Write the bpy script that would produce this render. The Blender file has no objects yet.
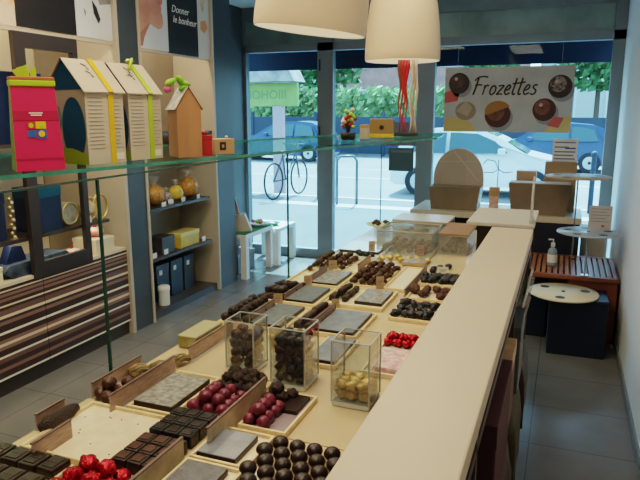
import bpy, bmesh, math, random
from mathutils import Vector, Matrix, noise
random.seed(7)
PI = math.pi
col = bpy.context.scene.collection
scn = bpy.context.scene

# ------------------------------------------------------------------ materials
MATS = {}
def mat(name, c, rough=.5, metal=0., spec=.5, var=0., vscale=20., bump=0., bscale=60., emit=0., coat=0., c2=None, stretch=(1, 1, 1)):
    if name in MATS: return MATS[name]
    m = bpy.data.materials.new(name); m.use_nodes = True
    nt = m.node_tree; b = nt.nodes['Principled BSDF']
    b.inputs['Base Color'].default_value = (*c, 1)
    b.inputs['Roughness'].default_value = rough
    b.inputs['Metallic'].default_value = metal
    b.inputs['Specular IOR Level'].default_value = spec
    if coat: b.inputs['Coat Weight'].default_value = coat
    if emit:
        b.inputs['Emission Color'].default_value = (*c, 1); b.inputs['Emission Strength'].default_value = emit
    if var or bump or c2:
        tc = nt.nodes.new('ShaderNodeTexCoord'); mp = nt.nodes.new('ShaderNodeMapping')
        mp.inputs['Scale'].default_value = stretch
        nt.links.new(tc.outputs['Object'], mp.inputs[0])
    if var or c2:
        n = nt.nodes.new('ShaderNodeTexNoise'); n.inputs['Scale'].default_value = vscale; n.inputs['Detail'].default_value = 4
        nt.links.new(mp.outputs[0], n.inputs['Vector'])
        r = nt.nodes.new('ShaderNodeValToRGB')
        k = c2 if c2 else tuple(max(0, v * (1 - var)) for v in c)
        hi = c if c2 else tuple(min(1, v * (1 + var * .6)) for v in c)
        r.color_ramp.elements[0].color = (*k, 1); r.color_ramp.elements[1].color = (*hi, 1)
        r.color_ramp.elements[0].position = .35; r.color_ramp.elements[1].position = .65
        nt.links.new(n.outputs['Fac'], r.inputs[0]); nt.links.new(r.outputs[0], b.inputs['Base Color'])
    if bump:
        n2 = nt.nodes.new('ShaderNodeTexNoise'); n2.inputs['Scale'].default_value = bscale
        nt.links.new(mp.outputs[0], n2.inputs['Vector'])
        bp = nt.nodes.new('ShaderNodeBump'); bp.inputs['Strength'].default_value = bump; bp.inputs['Distance'].default_value = .01
        nt.links.new(n2.outputs['Fac'], bp.inputs['Height']); nt.links.new(bp.outputs[0], b.inputs['Normal'])
    MATS[name] = m; return m

def glassmat(name, tint, refl=1., rough=.01, ior=1.45, cloud=0.):
    m = bpy.data.materials.new(name); m.use_nodes = True; nt = m.node_tree
    nt.nodes.remove(nt.nodes['Principled BSDF']); out = nt.nodes['Material Output']
    t = nt.nodes.new('ShaderNodeBsdfTransparent'); t.inputs[0].default_value = (*tint, 1)
    g = nt.nodes.new('ShaderNodeBsdfGlossy'); g.inputs['Roughness'].default_value = rough
    f = nt.nodes.new('ShaderNodeFresnel')
    ge = nt.nodes.new('ShaderNodeNewGeometry'); mp = nt.nodes.new('ShaderNodeMapRange')   # same index from either side of the pane
    mp.inputs[3].default_value = ior; mp.inputs[4].default_value = 1 / ior
    nt.links.new(ge.outputs['Backfacing'], mp.inputs[0]); nt.links.new(mp.outputs[0], f.inputs[0])
    mu = nt.nodes.new('ShaderNodeMath'); mu.operation = 'MULTIPLY'; mu.inputs[1].default_value = refl; mu.use_clamp = True
    mx = nt.nodes.new('ShaderNodeMixShader')
    nt.links.new(f.outputs[0], mu.inputs[0]); nt.links.new(mu.outputs[0], mx.inputs[0])
    nt.links.new(t.outputs[0], mx.inputs[1]); nt.links.new(g.outputs[0], mx.inputs[2]); nt.links.new(mx.outputs[0], out.inputs[0])
    if cloud:
        df = nt.nodes.new('ShaderNodeBsdfDiffuse'); df.inputs[0].default_value = (.75, .76, .75, 1)
        m2 = nt.nodes.new('ShaderNodeMixShader'); m2.inputs[0].default_value = cloud
        nt.links.new(mx.outputs[0], m2.inputs[1]); nt.links.new(df.outputs[0], m2.inputs[2]); nt.links.new(m2.outputs[0], out.inputs[0])
    MATS[name] = m; return m

GLASS = glassmat('display_glass', (.965, .985, .98), .10)
WGLASS = glassmat('window_glass', (.60, .85, .96), .3)
FROST = mat('frosted_glass', (.22, .29, .27), .35, var=.25, vscale=3)
SGLASS = glassmat('shelf_glass', (.80, .93, .89), .25)
GEDGE = mat('glass_edge', (.06, .30, .25), .15, var=.3, vscale=14)
GEDGE_D = mat('glass_joint', (.02, .09, .08), .2)
JGLASS = glassmat('jar_glass', (.90, .93, .93), 1.6, .03, cloud=.025)
JEDGE = glassmat('jar_glass_edge', (.70, .76, .76), 2., .08, cloud=.5)
CREAM = mat('cream_laminate', (.70, .62, .49), .30, var=.05, vscale=2, coat=.15)
CREAM_TOP = mat('ledge_laminate', (.53, .48, .385), .38, var=.05, vscale=1.5)
BASEC = mat('display_base', (.70, .55, .345), .13, var=.06, vscale=6, coat=.3)
TRAYC = mat('tray_cream', (.86, .70, .44), .4, var=.12, vscale=30)
TRAYG = mat('tray_glaze', (.86, .75, .55), .35, var=.08, vscale=30)
SLATE = mat('slate_grey', (.15, .16, .175), .42, var=.25, vscale=60, bump=.3, bscale=200)
SLATEB = mat('slate_blue', (.24, .275, .32), .3, var=.2, vscale=40)
SLATEW = mat('slate_white', (.33, .32, .30), .25, var=.4, vscale=70)
DARK = mat('dark_chocolate', (.022, .011, .008), .38, var=.3, vscale=60)
DARKR = mat('dark_chocolate_rough', (.03, .015, .011), .55, bump=.7, bscale=260)
BROWN = mat('milk_chocolate', (.075, .028, .016), .42, var=.25, vscale=80)
BROWNR = mat('brown_nut_chocolate', (.09, .036, .02), .6, bump=.8, bscale=220, var=.4, vscale=90)
BLACKC = mat('black_liquorice', (.010, .011, .014), .4, bump=.4, bscale=150)
BERRY = mat('berry_magenta', (.17, .02, .052), .35, var=.3, vscale=90)
REDF = mat('red_foil', (.48, .006, .02), .22, metal=.55, bump=.5, bscale=120)
GOLDF = mat('gold_foil', (.66, .45, .16), .3, metal=.5, bump=.4, bscale=160)
STRIPEG = mat('golden_bark', (.42, .30, .13), .5, c2=(.08, .05, .02), vscale=70)
PINKB = mat('pink_sachet', (.62, .30, .32), .35, c2=(.80, .72, .70), vscale=60)
CARDP = mat('card_pinkbrown', (.44, .32, .265), .4, var=.25, vscale=30, stretch=(1, 1, 6))
CARDT = mat('card_tan', (.50, .36, .22), .5, var=.2, vscale=40)
CARDC = mat('card_cream', (.62, .53, .38), .5, var=.15, vscale=40)
WHITE = mat('white_paint', (.80, .80, .78), .45)
WHITEP = mat('white_paper', (.82, .82, .80), .7)
PRINT = mat('print_dark', (.02, .018, .02), .6)
PRINTG = mat('print_grey', (.22, .22, .24), .6)
BLACK = mat('black_panel', (.016, .014, .015), .35, var=.2, vscale=3)
BLACKF = mat('black_frame', (.035, .028, .028), .4)
FRAME = mat('window_frame_grey', (.20, .225, .24), .45, var=.08, vscale=4)
PILLAR = mat('pillar_slate', (.052, .06, .07), .4, var=.12, vscale=2)
TRIM = mat('trim_beige', (.50, .45, .37), .5)
WALLR = mat('wall_white', (.80, .81, .82), .55, var=.03, vscale=2)
WALLD = mat('wall_slate_blue', (.062, .070, .074), .5, var=.1, vscale=2)
CEIL = mat('ceiling_white', (.80, .80, .78), .8)
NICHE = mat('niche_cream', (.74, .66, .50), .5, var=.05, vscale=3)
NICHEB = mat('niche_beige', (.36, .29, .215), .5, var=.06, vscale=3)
SHELFM = mat('shelf_dark', (.05, .042, .04), .35)
NAVY = mat('navy_card', (.012, .026, .085), .4, var=.25, vscale=20)
NAVYB = mat('navy_bin', (.0035, .009, .028), .38, var=.25, vscale=4)
TEAL = mat('teal_card', (.0, .075, .15), .45)
TEALG = mat('house_gable_blue', (.004, .06, .14), .5)
PINK = mat('bag_pink', (.62, .008, .10), .5, var=.06, vscale=8)
PINKD = mat('bag_pink_deep', (.42, .0, .06), .5)
GREEN = mat('bag_green', (.16, .34, .02), .5)
LIME = mat('ribbon_lime', (.42, .60, .03), .4)
YELLOW = mat('ribbon_yellow', (.78, .50, .01), .4)
BLUEP = mat('print_blue', (.01, .11, .42), .5)
REDP = mat('print_red', (.60, .03, .03), .5)
REDBOX = mat('red_box', (.42, .012, .018), .4)
HOUSEW = mat('house_card', (.60, .53, .44), .6, var=.05, vscale=8)
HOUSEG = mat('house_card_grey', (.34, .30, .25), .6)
WOODH = mat('house_wood', (.40, .20, .095), .55, var=.2, vscale=14, stretch=(1, 1, .15))
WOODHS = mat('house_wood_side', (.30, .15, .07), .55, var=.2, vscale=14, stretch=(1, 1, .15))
FLORAL = mat('floral_paper', (.58, .60, .56), .6, c2=(.22, .25, .30), vscale=55)
LEAFG = mat('felt_green', (.20, .48, .03), .7)
FELTP = mat('felt_pink', (.70, .12, .28), .7)
TANBOX = mat('tan_box', (.50, .31, .16), .5, var=.1, vscale=10)
BRBOX = mat('brown_box', (.23, .175, .115), .38, var=.12, vscale=6)
AMBER = mat('amber_sweets', (.62, .33, .08), .3, c2=(.30, .13, .03), vscale=70)
YELB = mat('yellow_box', (.66, .46, .06), .4, var=.15, vscale=20)
GOLDM = mat('gold_ring', (.72, .50, .18), .3, metal=.6)
STEEL = mat('steel_pole', (.42, .44, .46), .25, metal=.8)
WOODR = mat('red_wood', (.20, .060, .025), .4, var=.4, vscale=10, stretch=(.15, 1, 1))
WOODRL = mat('slat_wood', (.42, .18, .09), .4, var=.3, vscale=10, stretch=(1, .15, 1))
GRASS = mat('green_felt', (.06, .20, .07), .9, bump=.6, bscale=300)
SKIN = mat('print_skin', (.66, .36, .27), .6, c2=(.50, .22, .15), vscale=5)
SKINS = mat('print_skin_shadow', (.40, .17, .11), .6)
LIPS = mat('print_lips', (.50, .15, .14), .6)
POSTG = mat('poster_pale_grey', (.60, .64, .68), .5, var=.06, vscale=3)
BREAD = mat('print_bread', (.60, .28, .12), .6, c2=(.80, .66, .52), vscale=9)
SHADE = mat('lamp_shade_cream', (.62, .50, .35), .55, emit=.06)
SHADEI = mat('lamp_shade_inner', (.90, .80, .62), .6, emit=.28)
LEATHER = mat('brown_bag', (.03, .018, .011), .5, bump=.4, bscale=50)
OLIVE = mat('olive_bag', (.045, .042, .013), .6)
PLAST = glassmat('clear_plastic', (.90, .92, .92), .9, .12, cloud=.16)
SIGNBG = mat('sign_background', (.42, .42, .41), .45, c2=(.50, .50, .485), vscale=5)
SIGNW = mat('sign_edge', (.6, .6, .58), .5)
PETALR = mat('sign_red_petals', (.55, .10, .09), .5)
PETALY = mat('sign_yellow_petals', (.58, .42, .16), .5)
AWN = mat('awning_navy', (.010, .020, .048), .8, bump=.2, bscale=20)
PAVE_SHADED = mat('pavement', (.09, .105, .115), .8, var=.12, vscale=1.2)  # shade of awning and building on the near pavement put into a darker colour
ROAD = mat('road', (.19, .205, .215), .85, var=.1, vscale=.6)
LINEW = mat('road_line', (.45, .45, .45), .7)
CARW = mat('car_white', (.70, .72, .74), .25, coat=.5)
CARB = mat('car_blue', (.012, .045, .13), .35, coat=.2)
CARG = mat('car_window', (.05, .10, .12), .08)
TYRE = mat('tyre', (.015, .015, .017), .8)
RIM = mat('wheel_rim', (.45, .47, .5), .3, metal=.6)
HEDGEG = mat('hedge_leaf', (.34, .46, .18), .8, c2=(.12, .22, .10), vscale=3)
TREEG = mat('tree_leaf', (.10, .22, .07), .8, c2=(.03, .09, .03), vscale=3)
BARK = mat('bark', (.10, .07, .05), .9)
FENCE = mat('fence_dark', (.02, .035, .06), .7)
BRICKW = mat('facade_pink', (.42, .22, .19), .85, var=.15, vscale=2)
FACW = mat('facade_pale', (.62, .62, .62), .85)
WINB = mat('facade_window', (.10, .17, .24), .2)
SIGNGR = mat('green_sign', (.24, .33, .07), .6, var=.1, vscale=4)
SIGNGL = mat('green_sign_faded', (.13, .20, .06), .6)
POSTP = mat('post_mauve', (.42, .30, .33), .7)
BOTW = mat('bottle_white', (.75, .76, .76), .35)

# striped slat front: horizontal stripes by height
def stripes():
    m = bpy.data.materials.new('striped_slats'); m.use_nodes = True; nt = m.node_tree; b = nt.nodes['Principled BSDF']
    tc = nt.nodes.new('ShaderNodeTexCoord'); sp = nt.nodes.new('ShaderNodeSeparateXYZ')
    nt.links.new(tc.outputs['Object'], sp.inputs[0])
    mr = nt.nodes.new('ShaderNodeMapRange'); mr.inputs[1].default_value = .1; mr.inputs[2].default_value = .63
    nt.links.new(sp.outputs[2], mr.inputs[0])
    r = nt.nodes.new('ShaderNodeValToRGB'); r.color_ramp.interpolation = 'CONSTANT'
    dk = (.045, .026, .025); br = (.24, .14, .115); md = (.15, .085, .075); lt = (.74, .62, .46); wh = (.85, .80, .70)
    seq = [(0, wh), (.022, dk), (.09, br), (.13, dk), (.19, md), (.24, wh), (.262, dk), (.33, br), (.37, lt), (.40, br), (.44, dk),
           (.50, wh), (.525, dk), (.60, br), (.64, dk), (.67, lt), (.70, md), (.76, dk), (.79, lt), (.81, dk), (.85, br), (.88, dk), (.90, br), (.93, dk), (.95, lt), (.965, dk)]
    e = r.color_ramp.elements
    while len(e) < len(seq): e.new(.5)
    for k, (p, c) in enumerate(seq):
        e[k].position = p; e[k].color = (*c, 1)
    nt.links.new(mr.outputs[0], r.inputs[0]); nt.links.new(r.outputs[0], b.inputs['Base Color'])
    b.inputs['Roughness'].default_value = .4
    return m
STRIPE = stripes()

def tiles():
    m = bpy.data.materials.new('floor_tiles'); m.use_nodes = True; nt = m.node_tree; b = nt.nodes['Principled BSDF']
    tc = nt.nodes.new('ShaderNodeTexCoord'); mp = nt.nodes.new('ShaderNodeMapping')
    mp.inputs['Location'].default_value = (.06, .10, 0)
    nt.links.new(tc.outputs['Object'], mp.inputs[0])
    br = nt.nodes.new('ShaderNodeTexBrick'); br.offset = 0; br.squash = 1
    br.inputs['Scale'].default_value = 1; br.inputs['Brick Width'].default_value = .8725; br.inputs['Row Height'].default_value = .44
    br.inputs['Mortar Size'].default_value = .003; br.inputs['Mortar Smooth'].default_value = .1
    br.inputs['Color1'].default_value = (.20, .195, .185, 1); br.inputs['Color2'].default_value = (.22, .215, .205, 1)
    br.inputs['Mortar'].default_value = (.105, .105, .10, 1)
    nt.links.new(mp.outputs[0], br.inputs[0])
    n = nt.nodes.new('ShaderNodeTexNoise'); n.inputs['Scale'].default_value = 5; n.inputs['Detail'].default_value = 5
    nt.links.new(tc.outputs['Object'], n.inputs['Vector'])
    mx = nt.nodes.new('ShaderNodeMixRGB'); mx.blend_type = 'MULTIPLY'; mx.inputs[0].default_value = .35
    nt.links.new(br.outputs[0], mx.inputs[1]); nt.links.new(n.outputs['Fac'], mx.inputs[2])
    nt.links.new(mx.outputs[0], b.inputs['Base Color']); b.inputs['Roughness'].default_value = .22
    return m
TILES = tiles()

# ------------------------------------------------------------------ mesh builder
class MB:
    def __init__(s): s.v = []; s.f = []; s.mi = []; s.sm = []; s.mats = []
    def _m(s, m):
        if m not in s.mats: s.mats.append(m)
        return s.mats.index(m)
    def add(s, vs, fs, m, smooth=False):
        k = len(s.v); s.v += [tuple(v) for v in vs]; i = s._m(m)
        for f in fs: s.f.append([k + q for q in f]); s.mi.append(i); s.sm.append(smooth)
        return s
    def box(s, x0, x1, y0, y1, z0, z1, m, b=0.):
        if b <= 0:
            vs = [(x, y, z) for z in (z0, z1) for y in (y0, y1) for x in (x0, x1)]
            return s.add(vs, [(0, 2, 3, 1), (4, 5, 7, 6), (0, 1, 5, 4), (2, 6, 7, 3), (0, 4, 6, 2), (1, 3, 7, 5)], m)
        bm = bmesh.new(); bmesh.ops.create_cube(bm, size=1)
        for v in bm.verts: v.co = Vector(((x0 + x1) / 2 + v.co.x * (x1 - x0), (y0 + y1) / 2 + v.co.y * (y1 - y0), (z0 + z1) / 2 + v.co.z * (z1 - z0)))
        bmesh.ops.bevel(bm, geom=list(bm.edges), offset=b, segments=2, affect='EDGES', profile=.6)
        s.bm(bm, m); return s
    def bm(s, bm, m, smooth=False, M=None):
        bm.verts.index_update()
        vs = [(M @ v.co) if M else v.co.copy() for v in bm.verts]
        s.add(vs, [[v.index for v in f.verts] for f in bm.faces], m, smooth); bm.free(); return s
    def prism(s, pts, axis, a, b_, m, m2=None):
        """pts polygon in the plane perpendicular to axis, extruded a..b_"""
        def P(p, t): return {'x': (t, p[0], p[1]), 'y': (p[0], t, p[1]), 'z': (p[0], p[1], t)}[axis]
        n = len(pts); vs = [P(p, a) for p in pts] + [P(p, b_) for p in pts]
        s.add(vs, [list(range(n))[::-1], list(range(n, 2 * n))], m)
        s.add(vs, [(i, (i + 1) % n, n + (i + 1) % n, n + i) for i in range(n)], m2 or m)
        return s
    def cyl(s, x, y, z0, z1, r, m, r2=None, n=24, smooth=True):
        r2 = r if r2 is None else r2
        a = [2 * PI * k / n for k in range(n)]
        vs = [(x + r * math.cos(t), y + r * math.sin(t), z0) for t in a] + [(x + r2 * math.cos(t), y + r2 * math.sin(t), z1) for t in a]
        s.add(vs, [(i, (i + 1) % n, n + (i + 1) % n, n + i) for i in range(n)], m, smooth)
        s.add(vs, [list(range(n))[::-1], list(range(n, 2 * n))], m); return s
    def lathe(s, prof, m, c=(0, 0, 0), n=32, M=None):
        vs = []
        for r, z in prof:
            for k in range(n):
                t = 2 * PI * k / n; p = Vector((r * math.cos(t), r * math.sin(t), z))
                vs.append(tuple((M @ p if M else p) + Vector(c)))
        fs = [(j * n + i, j * n + (i + 1) % n, (j + 1) * n + (i + 1) % n, (j + 1) * n + i) for j in range(len(prof) - 1) for i in range(n)]
        return s.add(vs, fs, m, True)
    def tube(s, pts, r, m, n=8, closed=False):
        pts = [Vector(p) for p in pts]; N = len(pts); vs = []
        up = None
        for i, p in enumerate(pts):
            a = pts[(i - 1) % N] if (closed or i > 0) else p; b = pts[(i + 1) % N] if (closed or i < N - 1) else p
            d = (b - a).normalized() if (b - a).length > 1e-9 else Vector((0, 0, 1))
            if up is None: up = d.orthogonal().normalized()
            up = (up - d * up.dot(d)).normalized(); w = d.cross(up)
            rr = r[i] if isinstance(r, (list, tuple)) else r
            for k in range(n):
                t = 2 * PI * k / n; vs.append(p + up * rr * math.cos(t) + w * rr * math.sin(t))
        seg = N if closed else N - 1
        fs = [(j * n + i, j * n + (i + 1) % n, ((j + 1) % N) * n + (i + 1) % n, ((j + 1) % N) * n + i) for j in range(seg) for i in range(n)]
        if not closed: fs += [list(range(n))[::-1], [(N - 1) * n + k for k in range(n)]]
        return s.add(vs, fs, m, True)
    def ball(s, c, r, m, sz=1., sub=2, rough=0., seed=0, M=None):
        bm = bmesh.new(); bmesh.ops.create_icosphere(bm, subdivisions=sub, radius=1)
        for v in bm.verts:
            k = 1 + (rough * (noise.noise(v.co * 2.2 + Vector((seed, seed * .7, 0)))) if rough else 0)
            v.co = Vector((v.co.x * r * k, v.co.y * r * k, v.co.z * r * sz * k))
            if M: v.co = M @ v.co
            v.co += Vector(c)
        return s.bm(bm, m, True)
    def poly(s, pts, m): return s.add(pts, [list(range(len(pts)))], m)
    def mesh(s, name):
        me = bpy.data.meshes.new(name); me.from_pydata(s.v, [], s.f)
        for m in s.mats: me.materials.append(m)
        for p, i, sm in zip(me.polygons, s.mi, s.sm): p.material_index = i; p.use_smooth = sm
        me.update(); return me
    def build(s, name, parent=None, loc=(0, 0, 0), rz=0, rot=None):
        o = bpy.data.objects.new(name, s.mesh(name)); col.objects.link(o)
        o.location = loc; o.rotation_euler = rot if rot else (0, 0, rz)
        if parent: o.parent = parent
        return o

def tag(o, label=None, cat=None, group=None, kind=None):
    if label: o['label'] = label
    if cat: o['category'] = cat
    if group: o['group'] = group
    if kind: o['kind'] = kind
    return o
def thing(name, label, cat, loc=(0, 0, 0), rz=0, group=None, rot=None):
    o = bpy.data.objects.new(name, None); col.objects.link(o); o.location = loc; o.rotation_euler = rot if rot else (0, 0, rz)
    o.empty_display_size = .05
    return tag(o, label, cat, group)
def struct(name, mb): return tag(mb.build(name), kind='structure')
def copy_tree(o, parent=None):
    c = o.copy(); col.objects.link(c)
    if parent: c.parent = parent
    for ch in list(o.children): copy_tree(ch, c)
    return c
def text_mesh(name, body, size, m, M, parent=None, shear=0., ext=.0006, mirror=False):
    cu = bpy.data.curves.new(name, 'FONT'); cu.body = body; cu.size = size; cu.shear = shear; cu.extrude = ext
    cu.align_x = 'CENTER'; cu.align_y = 'CENTER'; cu.resolution_u = 3
    t = bpy.data.objects.new(name + '_tmp', cu); col.objects.link(t)
    dg = bpy.context.evaluated_depsgraph_get()
    me = bpy.data.meshes.new_from_object(t.evaluated_get(dg)); bpy.data.objects.remove(t)
    me.materials.clear(); me.materials.append(m)
    if mirror: me.transform(Matrix.Scale(-1, 4, (1, 0, 0)))
    me.transform(M)
    o = bpy.data.objects.new(name, me); col.objects.link(o)
    if parent: o.parent = parent
    return o
# frames for text: facing -Y (towards camera) and facing +X (left wall)
FACE_Y = Matrix.Rotation(PI / 2, 4, 'X')
FACE_X = Matrix.Rotation(PI / 2, 4, 'Z') @ Matrix.Rotation(PI / 2, 4, 'X')

# ------------------------------------------------------------------ camera
cd = bpy.data.cameras.new('camera'); cam = bpy.data.objects.new('camera', cd); col.objects.link(cam)
cam.location = (0, 0, 1.6); cam.rotation_euler = (math.radians(90 - 11.665), 0, math.radians(21.392))
cd.sensor_width = 36; cd.lens = 620 / 640 * 36; cd.clip_start = .02; cd.clip_end = 300
scn.camera = cam

# ------------------------------------------------------------------ setting
struct('floor', MB().box(-3.5, .53, -1.6, 6.35, -.1, 0, TILES))
struct('ceiling', MB().box(-3.5, .53, -1.6, 6.5, 2.7, 2.8, CEIL))
struct('wall_right', MB().box(.43, .53, -1.6, 6.42, 0, 2.7, WALLR))
struct('baseboard_right', MB().box(.418, .43, -1.6, 6.28, 0, .05, FRAME))
struct('wall_back', MB().box(-3.5, .53, -1.7, -1.6, 0, 2.7, NICHE))
struct('wall_left', MB().box(-3.5, -3.37, -1.6, 6.42, 0, 2.7, WALLD))
for k, (a, b) in enumerate(((3.575, 3.79), (4.81, 5.12))):
    struct('wall_pillar', MB().box(-3.37, -2.87, a, b, 0, 2.7, PILLAR))
struct('trim_1', MB().box(-3.28, -2.86, 3.545, 3.575, 0, 2.7, TRIM))
struct('trim_2', MB().box(-3.28, -2.86, 3.79, 3.812, 0, 2.7, TRIM))
struct('trim_3', MB().box(-3.28, -2.86, 4.785, 4.81, 0, 2.7, TRIM))

# window wall (y = 6.3)
WY0, WY1 = 6.28, 6.36
fr = MB()
fr.box(-3.37, .43, WY0, WY1, 2.54, 2.70, FRAME)            # head beam
fr.box(-3.37, .43, WY0, WY1, 2.23, 2.31, FRAME)            # transom bar
for a, b in ((-3.37, -3.335), (-2.49, -2.315), (-1.415, -1.245), (.33, .43)):
    fr.box(a, b, WY0, WY1, 0, 2.54, FRAME)
for a, b in ((-3.335, -2.49), (-2.315, -1.415), (-1.245, .33)):
    fr.box(a, b, WY0, WY1, 0, .10, FRAME)
struct('wall_front', fr)
for k, (a, b) in enumerate(((-3.335, -2.49), (-2.315, -1.415), (-1.245, .33))):
    w = struct('window_%d' % (k + 1), MB().box(a, b, 6.315, 6.325, .10, 2.23, WGLASS))
    t = MB().box(a, b, 6.31, 6.325, 2.31, 2.54, FROST).build('transom_pane', w)
hinge = MB().box(-2.47, -2.455, WY0 - .008, WY0, 2.02, 2.14, BLACK).box(-2.47, -2.455, WY0 - .008, WY0, 1.35, 1.45, BLACK)
h = struct('trim_4', hinge)
# little white gap strip at the top of the window
# awning outside
aw = thing('awning', 'dark navy fabric awning hanging outside above the shop windows', 'awning', (0, 6.9, 2.1))
MB().box(-5, 1.6, .0, .012, -.02, .22, AWN).build('valance', aw)
MB().poly([(-5, 0, .2), (1.6, 0, .2), (1.6, -.5, .62), (-5, -.5, .62)], AWN).build('canopy', aw)
MB().tube([(-5, .006, .235), (1.6, .006, .235)], .014, WHITE).build('front_bar', aw)

# ------------------------------------------------------------------ long ledge / counter cabinet
ct = thing('counter_cabinet', 'long counter cabinet with open shelves facing the aisle, carrying the cream ledge', 'cabinet', (-.15, .9, 0))
def L(mb, name, parent, org):
    mb.v = [(a - org[0], b - org[1], c - org[2]) for a, b, c in mb.v]
    return mb.build(name, parent)
cb = MB().box(-.205, -.195, -.6, 2.26, 0, 1.165, BLACK).box(-.195, -.085, -.6, 2.26, 0, .06, BLACK)
L(cb, 'back_panel', ct, (-.15, .9, 0))
for zz in (.30, .58, .86, 1.12):
    L(MB().box(-.195, -.085, -.6, 2.26, zz, zz + .018, SHELFM), 'shelf', ct, (-.15, .9, 0))
for yy in (-.6, .1, .82, 1.54, 2.235):
    L(MB().box(-.195, -.085, yy, yy + .02, .06, 1.165, SHELFM), 'divider', ct, (-.15, .9, 0))
tag(MB().box(-.222, -.082, -.6, 2.25, 1.165, 1.2, CREAM_TOP, .003).build('counter_ledge'),
    'long cream laminate ledge running above the chocolate display', 'countertop')
# slab at the end of the ledge
sl = thing('end_slab', 'white square-ended slab just beyond the far end of the cream ledge', 'countertop', (-.19, 2.43, 1.197))
MB().box(-.125, .11, -.165, .20, 0, .014, mat('slab_grey_white', (.52, .52, .49), .35), .003).build('top', sl)
MB().box(-.09, .07, -.13, .16, -1.197, 0, BLACK).build('pedestal', sl)
br = thing('plastic_bracket', 'clear upright plastic screen on the right edge of the white end slab', 'screen', (-.095, 2.34, 1.212))
MB().box(-.004, .004, -.06, .06, 0, .012, PLAST).prism([(-.05, .01), (.05, .01), (.05, .13), (.035, .16), (-.02, .12), (-.05, .08)], 'x', -.003, .003, JEDGE).build('plate', br)

# things stuffed in the aisle side of the counter
def stuffed(name, label, cat, x0, x1, y0, y1, z0, z1, m, kind):
    t = thing(name, label, cat, ((x0 + x1) / 2, (y0 + y1) / 2, z0))
    w, d, h = (x1 - x0) / 2, (y1 - y0) / 2, z1 - z0
    if kind == 'bag':
        bm = bmesh.new(); bmesh.ops.create_cube(bm, size=1)
        bmesh.ops.subdivide_edges(bm, edges=list(bm.edges), cuts=4, use_grid_fill=True)
        for v in bm.verts:
            k = 1 - .5 * max(0, v.co.z) ** 2 * 2
            n = noise.noise(v.co * 4 + Vector((y0 * 9, 0, 0))) * .08
            v.co = Vector((v.co.x * 2 * w * k * (1 + n), v.co.y * 2 * d * (1 + n), max(0, (v.co.z + .5) * h)))
        MB().bm(bm, m, True).build('body', t)
        MB().tube([(0, -d * .5, h * .9), (w * .6, -d * .4, h * 1.08), (w * .6, d * .4, h * 1.08), (0, d * .5, h * .9)], .004, m).build('handle', t)
    else:
        MB().box(-w, w, -d, d, 0, h, m, .004).build('body', t)
        MB().box(-w - .001, w + .001, -d - .001, d + .001, h * .8, h + .002, CARDT if kind == 'lid' else m, .002).build('lid', t)
    return t
stuffed('shopping_bag', 'dark brown folded bag sticking out low from the counter shelves', 'bag', -.19, -.065, 1.95, 2.18, .60, .82, LEATHER, 'bag')
stuffed('shopping_bag', 'olive green bag bulging from the counter shelf below a brown one', 'bag', -.19, -.065, 1.58, 1.85, .60, .80, OLIVE, 'bag')
stuffed('shopping_bag', 'brown paper bag on the counter shelf nearest the floor seam', 'bag', -.19, -.065, 1.15, 1.48, .60, .80, LEATHER, 'bag')
stuffed('storage_box', 'magenta box on the upper shelf under the ledge', 'box', -.19, -.07, .98, 1.28, .88, 1.09, mat('mauve_box', (.05, .010, .022), .6), 'box')
stuffed('storage_box', 'pink box on the upper counter shelf closest to the camera', 'box', -.19, -.07, .60, .78, .88, 1.08, mat('pink_box', (.30, .05, .08), .6), 'box')
stuffed('storage_box', 'orange-brown box on the upper shelf behind the magenta box', 'box', -.19, -.075, 1.30, 1.50, .88, 1.06, mat('orange_box', (.10, .035, .012), .5), 'lid')
stuffed('storage_box', 'grey metal tin on the upper counter shelf toward the far end', 'box', -.19, -.07, 1.58, 1.76, .88, 1.06, mat('grey_box', (.08, .09, .10), .4), 'box')
for k, (yy, m_, lb) in enumerate(((1.80, PLAST, 'clear plastic bag roll'), (1.92, STEEL, 'steel scoop handle'), (2.03, PLAST, 'clear cellophane roll'), (2.13, STEEL, 'steel tongs'))):
    t = MB().tube([(-.15, yy, .90), (-.09, yy + .01, 1.0), (-.075, yy + .02, 1.08)], .016 if m_ is PLAST else .007, m_).build('utensil')
    tag(t, lb + ' leaning on the upper counter shelf, ' + ('first', 'second', 'third', 'fourth')[k] + ' from the grey tin', 'utensil', 'utensils on the upper counter shelf')

# ------------------------------------------------------------------ chocolate display case
DX0, DX1, DY0, DY1, DZ = -.988, -.225, -.1, 3.5, .95
dc = thing('display_case', 'cream glass-fronted display case holding the chocolates', 'display case', (-.6, 1.7, 0))
O = (-.6, 1.7, 0)
L(MB().box(DX0 + .03, DX1, DY0, DY1, 0, .925, CREAM), 'body', dc, O)
for a, b in ((DY0, 1.047), (1.050, 2.197), (2.20, 3.5)):
    L(MB().box(DX0, DX1, a, b, .925, .95, BASEC), 'base_panel', dc, O)
for k, (a, b) in enumerate(((DY0, 1.127), (1.133, 2.177), (2.183, 3.5))):
    g = L(MB().box(DX0 - .003, DX0 + .003, a, b, .95, 1.452, GLASS), 'front_pane', dc, O)
    L(MB().box(DX0 - .003, DX0 + .003, b - .001, b, .951, 1.4485, GEDGE_D), 'pane_edge', g, O)
    L(MB().box(DX0 - .0032, DX0 + .0032, a, b, 1.449, 1.4535, GEDGE_D), 'top_edge', g, O)
L(MB().box(DX0, -.5, 3.494, 3.5, .951, 1.452, GLASS), 'end_pane', dc, O)
for yy in (1.130, 2.180):
    L(MB().box(DX0 - .003, DX0 + .003, yy - .0022, yy + .0022, .95, 1.448, GEDGE_D), 'joint', dc, O)
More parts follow.
